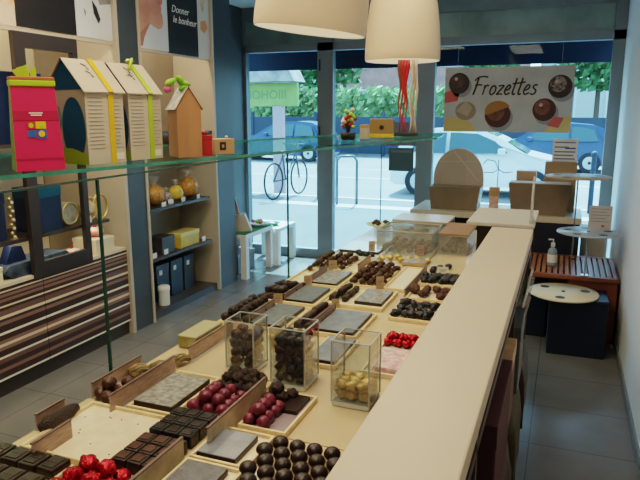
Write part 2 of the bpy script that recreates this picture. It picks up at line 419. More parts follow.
# glass shelf above, slanting outward a little
sh = thing('glass_shelf', 'long clear glass shelf with green edges over the front of the display case', 'shelf', (-1.1, 2, 1.455))
near = [(-1.36, -.1), (-.648, 3.40)]
far = [(-2.05, -.1), (-1.25, 4.0)]
mb = MB(); t = .009
q = [(near[0][0], near[0][1]), (near[1][0], near[1][1]), (-.72, 4.0), (far[1][0], far[1][1]), (far[0][0], far[0][1])]
q = [(a + 1.1, b - 2) for a, b in q]
n = len(q)
vs = [(a, b, 0) for a, b in q] + [(a, b, t) for a, b in q]
mb.add(vs, [list(range(n))[::-1], list(range(n, 2 * n))], SGLASS)
mb.build('pane', sh)
mb = MB(); mb.add(vs, [(i, (i + 1) % n, n + (i + 1) % n, n + i) for i in range(n)], GEDGE); mb.build('edge', sh)
for (a, b) in ((-1.15, 1.1), (-.98, 2.3)):
    MB().tube([(a + 1.1, b - 2, -.5), (a + 1.1, b - 2, 0)], .0035, STEEL).build('support_rod', sh) if False else None
SZ = 1.455 + t + .001

# ---- trays
def tray(x0, x1, y0, y1, label, m=TRAYC, deep=.012, z=DZ, fill=None):
    w, d = (x1 - x0) / 2, (y1 - y0) / 2; r = .006; z = z + .0009
    mb = MB().box(-w, w, -d, d, 0, .004, m)
    for a in ((-w, -w + r, -d, d), (w - r, w, -d, d), (-w + r, w - r, -d, -d + r), (-w + r, w - r, d - r, d)):
        mb.box(*a, .004, deep, m, .0015)
    if fill: mb.box(-w + r, w - r, -d + r, d - r, .004, .0048, fill)
    return tag(mb.build('serving_tray', loc=((x0 + x1) / 2, (y0 + y1) / 2, z)), label, 'tray')
def slab(x0, x1, y0, y1, label, top=SLATE, edge=DARK, z=DZ + .0048, h=.012, cat='slab', name='chocolate_slab', rz=0):
    w, d = (x1 - x0) / 2, (y1 - y0) / 2
    mb = MB().box(-w, w, -d, d, 0, h, edge, .002).box(-w + .001, w - .001, -d + .001, d - .001, h - .0005, h + .0015, top, .0006)
    return tag(mb.build(name, loc=((x0 + x1) / 2, (y0 + y1) / 2, z), rz=rz), label, cat)

ME = {}
def protomesh(k):
    if k in ME: return ME[k]
    mb = MB()
    if k == 'truffle': mb.ball((0, 0, .0135), .0165, DARK, .82, 3)
    if k == 'truffle_s': mb.ball((0, 0, .0115), .0135, DARK, .88, 2, .15)
    if k == 'truffle_r': mb.ball((0, 0, .013), .015, DARKR, .88, 3, .35, 3)
    if k == 'brownball': mb.ball((0, 0, .0135), .0155, BROWN, .9, 3, .2, 5)
    if k == 'berry': mb.ball((0, 0, .0125), .0145, BERRY, .9, 3, .12, 2)
    if k == 'redfoil': mb.ball((0, 0, .014), .0165, REDF, .85, 3, .35, 8)
    if k == 'square':
        mb.box(-.0195, .0195, -.0225, .0225, 0, .02, DARK, .003).box(-.013, .013, -.016, .016, .0195, .0215, DARK, .001)
        mb.box(-.012, .012, -.0008, .0008, .0212, .0222, BROWN)
    if k == 'squared': mb.box(-.0158, .0158, -.0165, .0165, 0, .028, BLACKC, .003).box(-.010, .010, -.011, .011, .0275, .0295, DARK, .001)
    if k == 'squareb':
        mb.box(-.0158, .0158, -.0165, .0165, 0, .026, DARK, .003).box(-.010, .010, -.011, .011, .0255, .0275, BROWN, .001)
    if k == 'log': mb.box(-.011, .011, -.026, .026, 0, .02, DARKR, .007).box(-.004, .004, -.02, .02, .019, .021, BROWN, .001)
    if k == 'roll': mb.tube([(0, -.05, .016), (0, -.03, .0165), (0, 0, .016), (0, .03, .0165), (0, .05, .016)], [.009, .015, .0155, .015, .010], DARKR, 12)
    if k == 'cluster':
        for i in range(5): mb.ball((random.uniform(-.01, .01), random.uniform(-.01, .01), .010 + random.uniform(0, .010)), .010, BROWNR, .9, 2, .4, i)
    if k == 'rock':
        for i in range(3): mb.ball((random.uniform(-.012, .012), random.uniform(-.009, .009), .011 + random.uniform(0, .004)), .0135, BLACKC, .8, 2, .5, i + 4)
    if k == 'rockb':
        for i in range(3): mb.ball((random.uniform(-.012, .012), random.uniform(-.009, .009), .011 + random.uniform(0, .004)), .0135, BROWNR, .8, 2, .5, i + 4)
    if k == 'bundle':
        for i in range(5): mb.tube([((i - 2) * .007, -.022, .012 + .006 * (i % 2)), ((i - 2) * .0075, 0, .02 + .004 * (i % 2)), ((i - 2) * .007, .022, .012 + .006 * (i % 2))], .006, STRIPEG, 8)
    if k == 'gold': mb.ball((0, 0, .013), .0155, GOLDF, .8, 2, .6, 6)
    if k == 'heart':
        mb.ball((-.006, .003, .012), .0105, REDF, .9, 2, .2, 1).ball((.006, .003, .012), .0105, REDF, .9, 2, .2, 2).ball((0, -.007, .011), .009, REDF, .9, 2, .2, 3)
    if k == 'blackball': mb.ball((0, 0, .012), .0145, BLACKC, .9, 2, .4, 9)
    ME[k] = mb.mesh(k); return ME[k]
def put(k, name, label, cat, group, pts, rj=.4, sj=.08):
    me = protomesh(k)
    for p in pts:
        o = bpy.data.objects.new(name, me); col.objects.link(o)
        o.location = p; o.rotation_euler = (0, 0, random.uniform(-rj, rj)); s = 1 + random.uniform(-sj, sj); o.scale = (s, s, s)
        tag(o, label, cat, group)
def grid(x0, x1, y0, y1, nx, ny, z, jit=.002, skip=0):
    out = []
    for j in range(ny):
        for i in range(nx):
            if random.random() < skip: continue
            out.append((x0 + (x1 - x0) * (i / max(1, nx - 1)) + random.uniform(-jit, jit), y0 + (y1 - y0) * (j / max(1, ny - 1)) + random.uniform(-jit, jit), z))
    return out
ZT = DZ + .0055
def heap(x0, x1, y0, y1, nx, ny, z=None, r=.024):
    z = ZT if z is None else z
    g = grid(x0, x1, y0, y1, nx, ny, z)
    if nx > 1 and ny > 1: g += grid(x0 + (x1 - x0) / (2 * (nx - 1)), x1 - (x1 - x0) / (2 * (nx - 1)), y0 + (y1 - y0) / (2 * (ny - 1)), y1 - (y1 - y0) / (2 * (ny - 1)), nx - 1, ny - 1, z + r * .75)
    return g

def strip(x, y0, y1, label, zt=.985, m=CARDP, lean=.0):
    t = thing('price_holder', label, 'label holder', (x, (y0 + y1) / 2, DZ + .0008)); d = (y1 - y0) / 2; h = zt - DZ
    MB().box(-.006, .012, -d, d, 0, .0025, PLAST).build('foot', t)
    MB().box(-.0025, -.0005, -d, d, .0025, h, PLAST).build('clear_front', t)
    MB().box(0, .0016, -d, d, .003, h - .001, m).build('card', t)
    MB().box(-.0035, .0025, -d, d, h, h + .003, mat('holder_lip', (.16, .10, .09), .4)).build('top_lip', t)
def card(x, y, label, h=.035, w=.028, m=CARDT, rz=0, z=DZ + .0008, lean=0):
    t = thing('price_card', label, 'price card', (x, y, z), rz)
    MB().box(-w / 2, w / 2, -.0008, .0008, .006, h, m).box(-w * .32, w * .32, -.0011, -.0008, h * .6, h * .68, PRINTG).box(-w * .25, w * .2, -.0011, -.0008, h * .42, h * .48, PRINTG).build('card', t)
    MB().box(-w / 3, w / 3, -.007, .007, 0, .006, PLAST).build('foot', t)

# column A
tray(-.98, -.80, .56, .80, 'cream tray under the dark grooved squares nearest the left corner')
put('square', 'chocolate_square', 'dark grooved chocolate square among those packed on the tray in the near left corner', 'chocolate', 'dark squares in the near left corner tray', grid(-.955, -.825, .60, .775, 4, 4, ZT, .0008), .03, .02)
strip(-.885, .785, .885, 'pinkish brown price holder between the dark squares and the empty tray', .992)
strip(-.978, .885, .965, 'short strip imitating a reflection in the front glass behind the dark chocolate roll', .985)  # solid stand-in for a price holder's reflection in the front glass
tray(-.95, -.745, .815, 1.02, 'empty cream tray scattered with a few crumbs', fill=TRAYG)
cr = MB()
for i in range(14):
    cr.ball((random.uniform(-.93, -.765), random.uniform(.835, 1.0), ZT + .0008), .0016, DARK, 1, 1)
tag(cr.build('chocolate_crumbs'), 'dark crumbs scattered on the empty cream tray', 'crumbs', kind='stuff')
put('roll', 'chocolate_roll', 'dark chocolate roll lying beside the empty tray against the front glass', 'chocolate', None, [(-.955, .925, DZ + .0008)], .02, 0)
put('roll', 'chocolate_roll', 'dark chocolate roll further along the glass, nearer the brown truffles', 'chocolate', None, [(-.966, .995, DZ + .0008)], .02, 0) if False else None
put('brownball', 'truffle', 'brown round truffle in the small pile by the glass joint', 'chocolate', 'truffle pile by the glass joint', [(-.955, 1.055, DZ + .001), (-.93, 1.045, DZ + .001), (-.945, 1.085, DZ + .001), (-.915, 1.075, DZ + .001), (-.94, 1.065, DZ + .025), (-.92, 1.105, DZ + .013)], 1)
strip(-.885, 1.0, 1.245, 'long pinkish price holder in front of the brown truffles and golden bundles', .992)
tray(-.865, -.745, 1.03, 1.235, 'cream tray carrying the pale speckled slab')
slab(-.858, -.757, 1.045, 1.205, 'pale speckled slab with dark chocolate edge on a cream tray', SLATEW, DARK, h=.014)
put('bundle', 'chocolate_stick_bundle', 'golden striped bundle of sticks beyond the brown truffles', 'chocolate', 'golden stick bundles', [(-.955, 1.19, DZ + .001), (-.925, 1.235, DZ + .001), (-.90, 1.29, DZ + .001)], .6)
strip(-.977, 1.05, 1.23, 'price holder standing against the front glass behind the golden bundles', .985, CARDP)
strip(-.885, 1.31, 1.545, 'pinkish price holder beside the small yellow sachet box', .99)
t = thing('sachet_box', 'small yellow-green box by the glass beyond the pinkish price holder', 'box', (-.943, 1.46, DZ + .001))
MB().box(-.03, .03, -.07, .07, 0, .035, mat('yellowgreen_box', (.36, .32, .12), .5, var=.3, vscale=40), .003).build('body', t)
MB().box(-.031, .031, -.071, .071, .03, .037, mat('yg_lid', (.42, .36, .2), .5), .003).build('lid', t)
put('gold', 'gold_sweet', 'small gold sweet lying between the two tall dark jars', 'chocolate', 'gold sweets behind the jars', [(-.72, 1.50, DZ + .001), (-.745, 1.53, DZ + .001), (-.725, 1.55, DZ + .001), (-.70, 1.53, DZ + .02)], 1)

def combo(y0, y1, tname, tl, sl_, ntype, nm, nl, ng, npts, top=SLATE, sx=(-.865, -.765), tx=(-.97, -.745), tm=TRAYC):
    tray(tx[0], tx[1], y0, y1, tl, m=tm)
    slab(sx[0], sx[1], y0 + .014, y1 - .014, sl_, top)
    put(ntype, nm, nl, 'chocolate', ng, npts, .5)
combo(1.60, 1.83, '', 'cream tray with a grey slate behind the first tall jar', 'grey slate slab beside the pile of knobbly dark truffles',
      'truffle_r', 'truffle', 'knobbly dark truffle in the pile left of the grey slate behind the first jar', 'knobbly truffles behind the first jar', heap(-.955, -.885, 1.63, 1.80, 3, 6))
combo(1.86, 2.07, '', 'cream tray with dark logs and grey slate in the middle of the front row', 'dark grey slate slab beside the heap of chocolate logs',
      'log', 'chocolate_log', 'dark chocolate log in the long heap along the front glass', 'dark logs along the front glass', heap(-.95, -.885, 1.89, 2.04, 4, 3, r=.022))
combo(2.10, 2.32, '', 'cream tray with pale slate beyond the dark logs', 'pale grey slate with pinkish logs on the far side', 'cluster', 'nut_cluster', 'dark nut cluster on the tray beyond the chocolate logs', 'dark clusters beyond the logs',
      heap(-.95, -.90, 2.30, 2.38, 2, 2), SLATEW)
tray(-.97, -.745, 2.335, 2.56, 'cream tray heaped with dark clusters near the far glass joint')
put('cluster', 'nut_cluster', 'dark nut cluster in the big heap near the far glass joint', 'chocolate', 'dark clusters by the far glass joint', heap(-.955, -.83, 2.36, 2.54, 4, 5), 1)
tray(-.97, -.745, 2.60, 2.86, 'shiny pale tray at the far left of the display', m=mat('tray_pale', (.75, .80, .80), .1))
put('blackball', 'black_sweet', 'black round sweet on the shiny pale tray at the far left', 'chocolate', 'black sweets on the shiny pale tray', [(-.83, 2.63, ZT), (-.80, 2.645, ZT), (-.775, 2.62, ZT), (-.80, 2.615, ZT), (-.85, 2.66, ZT)], 1)
slab(-.955, -.765, 2.69, 2.85, 'glossy white slab on the shiny pale tray', mat('slab_white', (.75, .8, .8), .12), DARK)
card(-.872, 1.835, 'tan price card beside the near end of the dark logs', .045, .03, CARDT, .5)
card(-.862, 2.075, 'tan price card standing beyond the dark logs by the slate', .05, .03, CARDT, .6)
card(-.858, 2.335, 'tan price card between the pale slate and the big dark heap', .05, .034, CARDT, .6)
card(-.80, 2.70, 'tan price card standing on the shiny pale tray', .06, .03, CARDT, .5, z=ZT)
strip(-.87, 1.62, 1.80, 'brown price holder along the grey slate behind the first jar', .985)
strip(-.87, 1.88, 2.04, 'brown price holder along the slate beside the dark logs', .978)
strip(-.87, 2.13, 2.30, 'brown price holder along the pale slate', .985)
strip(-.757, 2.36, 2.54, 'brown price holder along the big dark heap', .985)

# column B
put('redfoil', 'foil_chocolate', 'red foil-wrapped ball at the near edge of the display', 'chocolate', 'red foil balls', heap(-.77, -.69, .69, .80, 3, 4, DZ + .001, .026), 2)
put('squareb', 'chocolate_square', 'brown capped chocolate square in the block beside the red foil balls', 'chocolate', 'brown squares beside the red foil balls', grid(-.722, -.655, .842, .912, 3, 3, DZ + .0008, .0006), .03, .02)
put('squareb', 'chocolate_square', 'brown capped chocolate square in the block beside the red foil balls', 'chocolate', 'brown squares beside the red foil balls', [(-.715, .88 + .0, DZ + .0008)][:0], .03, .02)
put('squared', 'chocolate_square', 'black grooved square in the neat block between brown squares and berry truffles', 'chocolate', 'dark squares beside the berry truffles', grid(-.722, -.655, .955, 1.025, 3, 3, DZ + .0008, .0006) + grid(-.69, -.69, .955, 1.03, 1, 2, DZ + .0008, .0008)[:0], .03, .02)
strip(-.634, .70, .905, 'cream price holder between brown squares and the grey slabs', .995, CARDC)
tray(-.622, -.50, .70, .90, 'cream tray under the nearer of two grey slabs', fill=TRAYG)
slab(-.612, -.525, .74, .885, 'nearer of the two small grey slabs, beside the round dark truffles', SLATE)
tray(-.622, -.50, .905, 1.03, 'cream tray under the farther of two grey slabs', fill=TRAYG)
slab(-.612, -.528, .915, 1.01, 'farther small grey slab just before the berry truffle tray', SLATEB)
tray(-.735, -.615, 1.052, 1.275, 'cream tray of magenta and dark truffles left of the cream price holder')
put('berry', 'berry_truffle', 'magenta berry truffle on the left one of the two berry trays', 'chocolate', 'magenta truffles left of the holder', heap(-.717, -.648, 1.075, 1.155, 3, 4), 1)
put('truffle_r', 'truffle', 'black rough truffle behind the magenta ones on the left berry tray', 'chocolate', 'black truffles left of the holder', heap(-.715, -.645, 1.19, 1.25, 4, 3, r=.02), 1)
strip(-.605, .945, 1.20, 'long cream price holder between the two berry truffle trays', .998, CARDC)
tray(-.594, -.485, 1.045, 1.225, 'cream tray of magenta and dark truffles right of the cream price holder', fill=mat('tray_violet', (.30, .24, .27), .3))
put('berry', 'berry_truffle', 'magenta berry truffle on the right one of the two berry trays', 'chocolate', 'magenta truffles right of the holder', heap(-.578, -.545, 1.065, 1.14, 2, 4), 1)
put('truffle_r', 'truffle', 'black rough truffle on the right berry tray before the tall dark jar', 'chocolate', 'black truffles right of the holder', [(-.582, 1.165, ZT), (-.58, 1.20, ZT), (-.555, 1.18, ZT), (-.568, 1.185, ZT + .018), (-.54, 1.205, ZT)], 1)
slab(-.545, -.50, 1.135, 1.215, 'small dark slab imitating a glass reflection beside the black truffles on the right berry tray', DARK, DARK, h=.008)  # thin dark piece stands in for a dark reflection in the glass
# slate behind jar 2
tray(-.60, -.505, 1.40, 1.60, 'cream tray under the blue-grey slate behind the second jar')
slab(-.592, -.513, 1.415, 1.588, 'blue-grey slate slab behind the second tall jar', SLATEB)
tray(-.735, -.525, 1.62, 1.85, 'cream tray with dark studded bars and a blue-grey slate')
put('log', 'chocolate_bar', 'dark studded bar in the stack beside the blue-grey slate', 'chocolate', 'studded bars beside the slate', heap(-.715, -.682, 1.66, 1.83, 2, 5, r=.02), .15)
slab(-.658, -.538, 1.635, 1.835, 'broad blue-grey slate beside the stack of studded bars', SLATEB)
strip(-.665, 1.64, 1.83, 'brown price holder between studded bars and broad slate', .985)
tray(-.735, -.525, 1.90, 2.12, 'cream tray with a dark loaf and white-veined slab', fill=TRAYG)
put('log', 'chocolate_log', 'dark chocolate log in the small heap beside the white-veined slab', 'chocolate', 'logs beside the white-veined slab', heap(-.715, -.675, 1.97, 2.08, 2, 3, r=.02), .2)
slab(-.635, -.538, 1.94, 2.10, 'white-veined pale slab in the middle of the display', SLATEW)
card(-.60, 2.14, 'tan price card behind the white-veined slab', .055, .028, CARDT, .5)
card(-.68, 1.88, 'tan price card in front of the white-veined slab tray', .035, .028, CARDT, .7)
tray(-.735, -.60, 2.15, 2.45, 'cream tray of dark nut clusters in the centre far part')
put('cluster', 'nut_cluster', 'brown nut cluster heaped on the tray beyond the white-veined slab', 'chocolate', 'nut clusters beyond the white-veined slab', heap(-.72, -.615, 2.18, 2.42, 4, 7), 2)
tray(-.59, -.50, 2.15, 2.50, 'empty cream tray right of the heaped nut clusters', fill=TRAYG)
strip(-.497, 2.10, 2.48, 'brown price holder right of the empty far tray', .975)

# column C
put('truffle', 'round_truffle', 'smooth dark round truffle in the wide rows next to the ledge', 'chocolate', 'smooth round truffles next to the ledge', [(-.495 + .036 * i + (.018 if j % 2 else 0), .70 + .034 * j, DZ + .0005) for j in range(10) for i in range(6)], 1, .03)
tray(-.44, -.30, 1.40, 1.68, 'cream tray with red foil hearts and pink sachets beside the ledge', m=TRAYG)
slab(-.425, -.315, 1.415, 1.555, 'flat pink and white sachet on the tray below the red hearts', PINKB, PINKB, z=DZ + .0062, h=.014, cat='sachet', name='sachet')
put('heart', 'foil_heart', 'red foil heart in the heap beyond the third jar', 'chocolate', 'red foil hearts', heap(-.425, -.345, 1.61, 1.645, 4, 2, r=.016), 2)
for a, b, k, nm, lb in ((1.85, 1.99, 'rock', 'chocolate_rock', 'nearest'), (2.08, 2.19, 'rockb', 'chocolate_rock', 'middle'), (2.28, 2.38, 'rock', 'chocolate_rock', 'farthest')):
    tray(-.485, -.30, a - .02, b + .02, 'cream tray of chocolate rocks beside the ledge, %s of the three' % lb, fill=TRAYG)
    put(k, nm, ('black' if k == 'rock' else 'brown') + ' chocolate rock on the %s of three rock trays beside the ledge' % lb, 'chocolate', 'rocks on the %s rock tray' % lb, grid(-.465, -.33, a + .015, b - .015, 5, 3, ZT, .006, .12), 2)
card(-.425, 2.45, 'white price card beyond the rock trays beside the ledge', .035, .045, WHITEP, .2)
put('blackball', 'black_sweet', 'black glossy sweet near the white price card by the ledge', 'chocolate', 'black sweets by the white price card', [(-.47, 2.50, DZ + .001), (-.45, 2.53, DZ + .001), (-.47, 2.47, DZ + .001), (-.42, 2.56, DZ + .001)], 1)

# ---- tall square jars
def jar(x, y, w, h, label, contents, rz=0):
    t = thing('glass_jar', label, 'jar', (x, y, DZ + .0008), rz)
    a = w / 2; th = .004
    mb = MB()
    for (x0, x1, y0, y1) in ((-a, a, -a, -a + th), (-a, a, a - th, a), (-a, -a + th, -a + th, a - th), (a - th, a, -a + th, a - th)):
        mb.box(x0, x1, y0, y1, .012, h, JGLASS)
    mb.build('walls', t)
    MB().box(-a, a, -a, a, 0, .012, mat('jar_base', (.62, .70, .70), .08), .003).build('base', t)
    rim = MB()
    for sx in (-1, 1):
        for sy in (-1, 1): rim.box(sx * a - .0016, sx * a + .0016, sy * a - .0016, sy * a + .0016, .01, h, JEDGE)
    for sx in (-1, 1):
        rim.box(sx * a - .0016, sx * a + .0016, -a, a, h - .001, h + .0012, JEDGE).box(-a, a, sx * a - .0016, sx * a + .0016, h - .001, h + .0012, JEDGE)
    rim.build('rim', t)
    k, nm, lb, grp, nn, lay, dz = contents
    pts = []
    for l in range(lay):
        for i in range(nn):
            for j in range(nn):
                s_ = (a - th - .0145) ; u = -s_ + 2 * s_ * i / (nn - 1); v = -s_ + 2 * s_ * j / (nn - 1)
                c_, s2 = math.cos(rz), math.sin(rz); u += random.uniform(-.002, .002); v += random.uniform(-.002, .002)
                pts.append((x + u * c_ - v * s2, y + u * s2 + v * c_, DZ + .013 + l * dz))
    put(k, nm, lb, 'chocolate', grp, pts, 3, .05)
jar(-.725, 1.335, .078, .135, 'tall square glass jar of brown truffles, leftmost of the three jars', ('brownball', 'jar_truffle', 'brown truffle inside the leftmost tall glass jar', 'truffles in the leftmost jar', 2, 4, .024))
jar(-.575, 1.30, .088, .150, 'tall square glass jar full of black sweets, middle of the three jars', ('blackball', 'jar_sweet', 'black sweet inside the middle tall glass jar', 'black sweets in the middle jar', 3, 5, .023))
jar(-.405, 1.26, .088, .155, 'tall square glass jar with a few golden sweets, beside the ledge', ('gold', 'jar_sweet', 'golden wrapped sweet in the bottom of the jar beside the ledge', 'golden sweets in the jar beside the ledge', 3, 2, .022))

# ---- far end of the display: clear plastic tubs, brown sweets
def tub(x, y, w, d, h, label, m, n_label, key, cols=3, rows=3, lid=None):
    t = thing('clear_tub', label, 'container', (x, y, DZ + .0008))
    th = .003; mb = MB()
    for (x0, x1, y0, y1) in ((-w / 2, w / 2, -d / 2, -d / 2 + th), (-w / 2, w / 2, d / 2 - th, d / 2), (-w / 2, -w / 2 + th, -d / 2 + th, d / 2 - th), (w / 2 - th, w / 2, -d / 2 + th, d / 2 - th)):
        mb.box(x0, x1, y0, y1, .003, h, PLAST)
    mb.build('walls', t); MB().box(-w / 2, w / 2, -d / 2, d / 2, 0, .003, JEDGE).build('base', t)
    rim = MB(); q = [(-w / 2, -d / 2, h), (w / 2, -d / 2, h), (w / 2, d / 2, h), (-w / 2, d / 2, h)]
    rim.tube(q, .003, mat('tub_rim', (.55, .47, .37), .3), 6, True).build('rim', t)
    put(key, 'tub_sweet', n_label, 'chocolate', n_label.replace('sweet in', 'sweets in'), heap(x - w / 2 + .025, x + w / 2 - .025, y - d / 2 + .025, y + d / 2 - .025, cols, rows, DZ + .005), 2)
    if lid: MB().box(-w / 2 - .004, w / 2 + .004, -d / 2 - .004, d / 2 + .004, h + .003, h + .010, lid, .003).build('lid', t)
tub(-.66, 2.86, .26, .24, .11, 'wide clear tub of brown sweets near the far end of the display', PLAST, 'brown sweet in the wide clear tub', 'cluster', 6, 5)
tub(-.45, 2.98, .13, .30, .09, 'narrow clear tub of dark sweets beside the ledge end', PLAST, 'dark sweet in the narrow clear tub', 'rockb', 3, 6, mat('tub_lid_tan', (.30, .17, .09), .4))
tub(-.66, 3.18, .28, .22, .10, 'clear tub with flat white lid at the display end', PLAST, 'brown sweet in the white-lidded tub', 'cluster', 4, 3, mat('tub_lid_w', (.62, .64, .66), .2))
put('gold', 'gold_sweet', 'pale gold sweet on the base before the wide clear tub', 'chocolate', 'gold sweets before the wide tub', [(-.80 + .03 * i, 2.60 + random.uniform(-.02, .06), DZ + .001) for i in range(0)] + [(-.72 + .028 * i, 2.60 + .03 * (i % 3), DZ + .001) for i in range(8)], 3)
slab(-.62, -.52, 2.54, 2.68, 'clear plastic wrapped pale slab before the wide clear tub', SLATEW, CARDT)
card(-.575, 2.715, 'tan price card leaning before the wide clear tub', .06, .035, CARDP, .4)
t = thing('sweet_ball', 'large round dark bauble resting at the end of the display near the white slab', 'bauble', (-.30, 3.22, DZ + .001))
MB().ball((0, 0, .055), .055, mat('bauble_blue', (.02, .03, .06), .2), 1, 3).build('body', t); MB().cyl(0, 0, .108, .12, .008, GOLDM).build('cap', t)
# low dish of chocolates at the display end
t = thing('plate', 'round dish heaped with dark pieces at the far left end of the display', 'dish', (-.895, 3.17, DZ + .001))
MB().lathe([(0, .05), (.04, .05), (.072, .060), (.076, .063), (.072, .058), (.04, .046), (.0, .046)], TRAYG).build('bowl', t)
MB().cyl(0, 0, 0, .047, .03, PLAST).build('foot', t)
put('cluster', 'nut_cluster', 'dark nut cluster on the round raised dish', 'chocolate', 'clusters on the raised dish', [(-.895 + .035 * math.cos(a), 3.17 + .04 * math.sin(a), DZ + .056) for a in (0, 1.2, 2.4, 3.6, 4.9)], 3)

# ------------------------------------------------------------------ things on the glass shelf
def P3(x, z, y): return (x, y, z)
def pinkbag(x, y, rz, label, s=1.):
    t = thing('gift_bag', label, 'gift bag', (x, y, SZ), rz)
    w, d, h = .0535 * s, .036 * s, .215 * s; top = .048 * s
    # front at -y, tapering to a folded top
    A = [(-w, -d, 0), (w, -d, 0), (w, d, 0), (-w, d, 0)]; B = [(-top, -.012, h * .9), (top, -.012, h * .9), (top, .012, h * .9), (-top, .012, h * .9)]
    MB().add(A + B, [(0, 1, 5, 4)], PINK).add(A + B, [(2, 3, 7, 6)], PINK).add(A + B, [(3, 2, 1, 0), (4, 5, 6, 7)], PINK).build('body', t)
    ins = .004
    MB().add(A + B, [(3, 0, 4, 7)], GREEN).build('side_panel', t); MB().add(A + B, [(1, 2, 6, 5)], GREEN).build('side_panel', t)
    MB().box(-top - .002, top + .002, -.016, .016, h * .90, h * .965, LIME, .003).build('top_band', t)
    MB().box(-top - .001, top + .001, -.015, .015, h * .965, h, mat('orange_fold', (.50, .14, .06), .5), .002).build('fold', t)
    def fp(u, v, e=.0012):  # point on the front face; u in -1..1, v in 0..1 of the height up to .9h
        ww = w + (top - w) * v; yy = -d + (-.012 + d) * v
        return (u * ww, yy - e, v * h * .9)
    def quad(u0, u1, v0, v1, m, e=.0012): return MB().add([fp(u0, v0, e), fp(u1, v0, e), fp(u1, v1, e), fp(u0, v1, e)], [(0, 1, 2, 3)], m)
    quad(-1, 1, .60, .71, PINKD).build('band', t)
    lb = quad(-.42, -.06, .50, .585, REDP, .002); 
    for (u0, u1, v0, v1, m) in ((-.06, .38, .50, .585, YELLOW), (-.06, .38, .385, .49, BLUEP), (-.42, -.10, .40, .48, BLUEP)):
        lb.add([fp(u0, v0, .0022), fp(u1, v0, .0022), fp(u1, v1, .0022), fp(u0, v1, .0022)], [(0, 1, 2, 3)], m)
    for (cu, cv, ru, rv, m) in ((.16, .44, .14, .038, YELLOW), (-.26, .54, .10, .03, LIME), (.17, .54, .10, .03, LIME)):
        lb.add([fp(cu + ru * math.cos(a * PI / 8), cv + rv * math.sin(a * PI / 8), .003) for a in range(16)], [list(range(16))], m)
    lb.build('emblem', t)
    ln = MB()
    for (u0, u1, v) in ((-.3, .3, .68), (-.22, .25, .655)):
        ln.add([fp(u0, v, .003), fp(u1, v, .003), fp(u1, v + .012, .003), fp(u0, v + .012, .003)], [(0, 1, 2, 3)], WHITEP)
    ln.build('print_lines', t)
    quad(-1, 1, .135, .15, PINKD, .0018).build('bottom_crease', t)
    rb = MB()
    for a, b in ((-.024, .018), (-.008, .028), (.006, .022), (-.016, .024)):
        rb.prism([(a - .006, h), (a + .006, h), (a * 1.3 + .004, h + b), (a * 1.3 - .008, h + b * .8)], 'y', -.002, .002, LIME)
    rb.build('ribbon', t)
    return t
pinkbag(-1.173, 1.144, .97, 'bright pink gift bag with green sides and coloured square emblem on the glass shelf')
pinkbag(-1.262, 1.032, .97, 'second pink gift bag, shorter, at the very end of the glass shelf', .70)

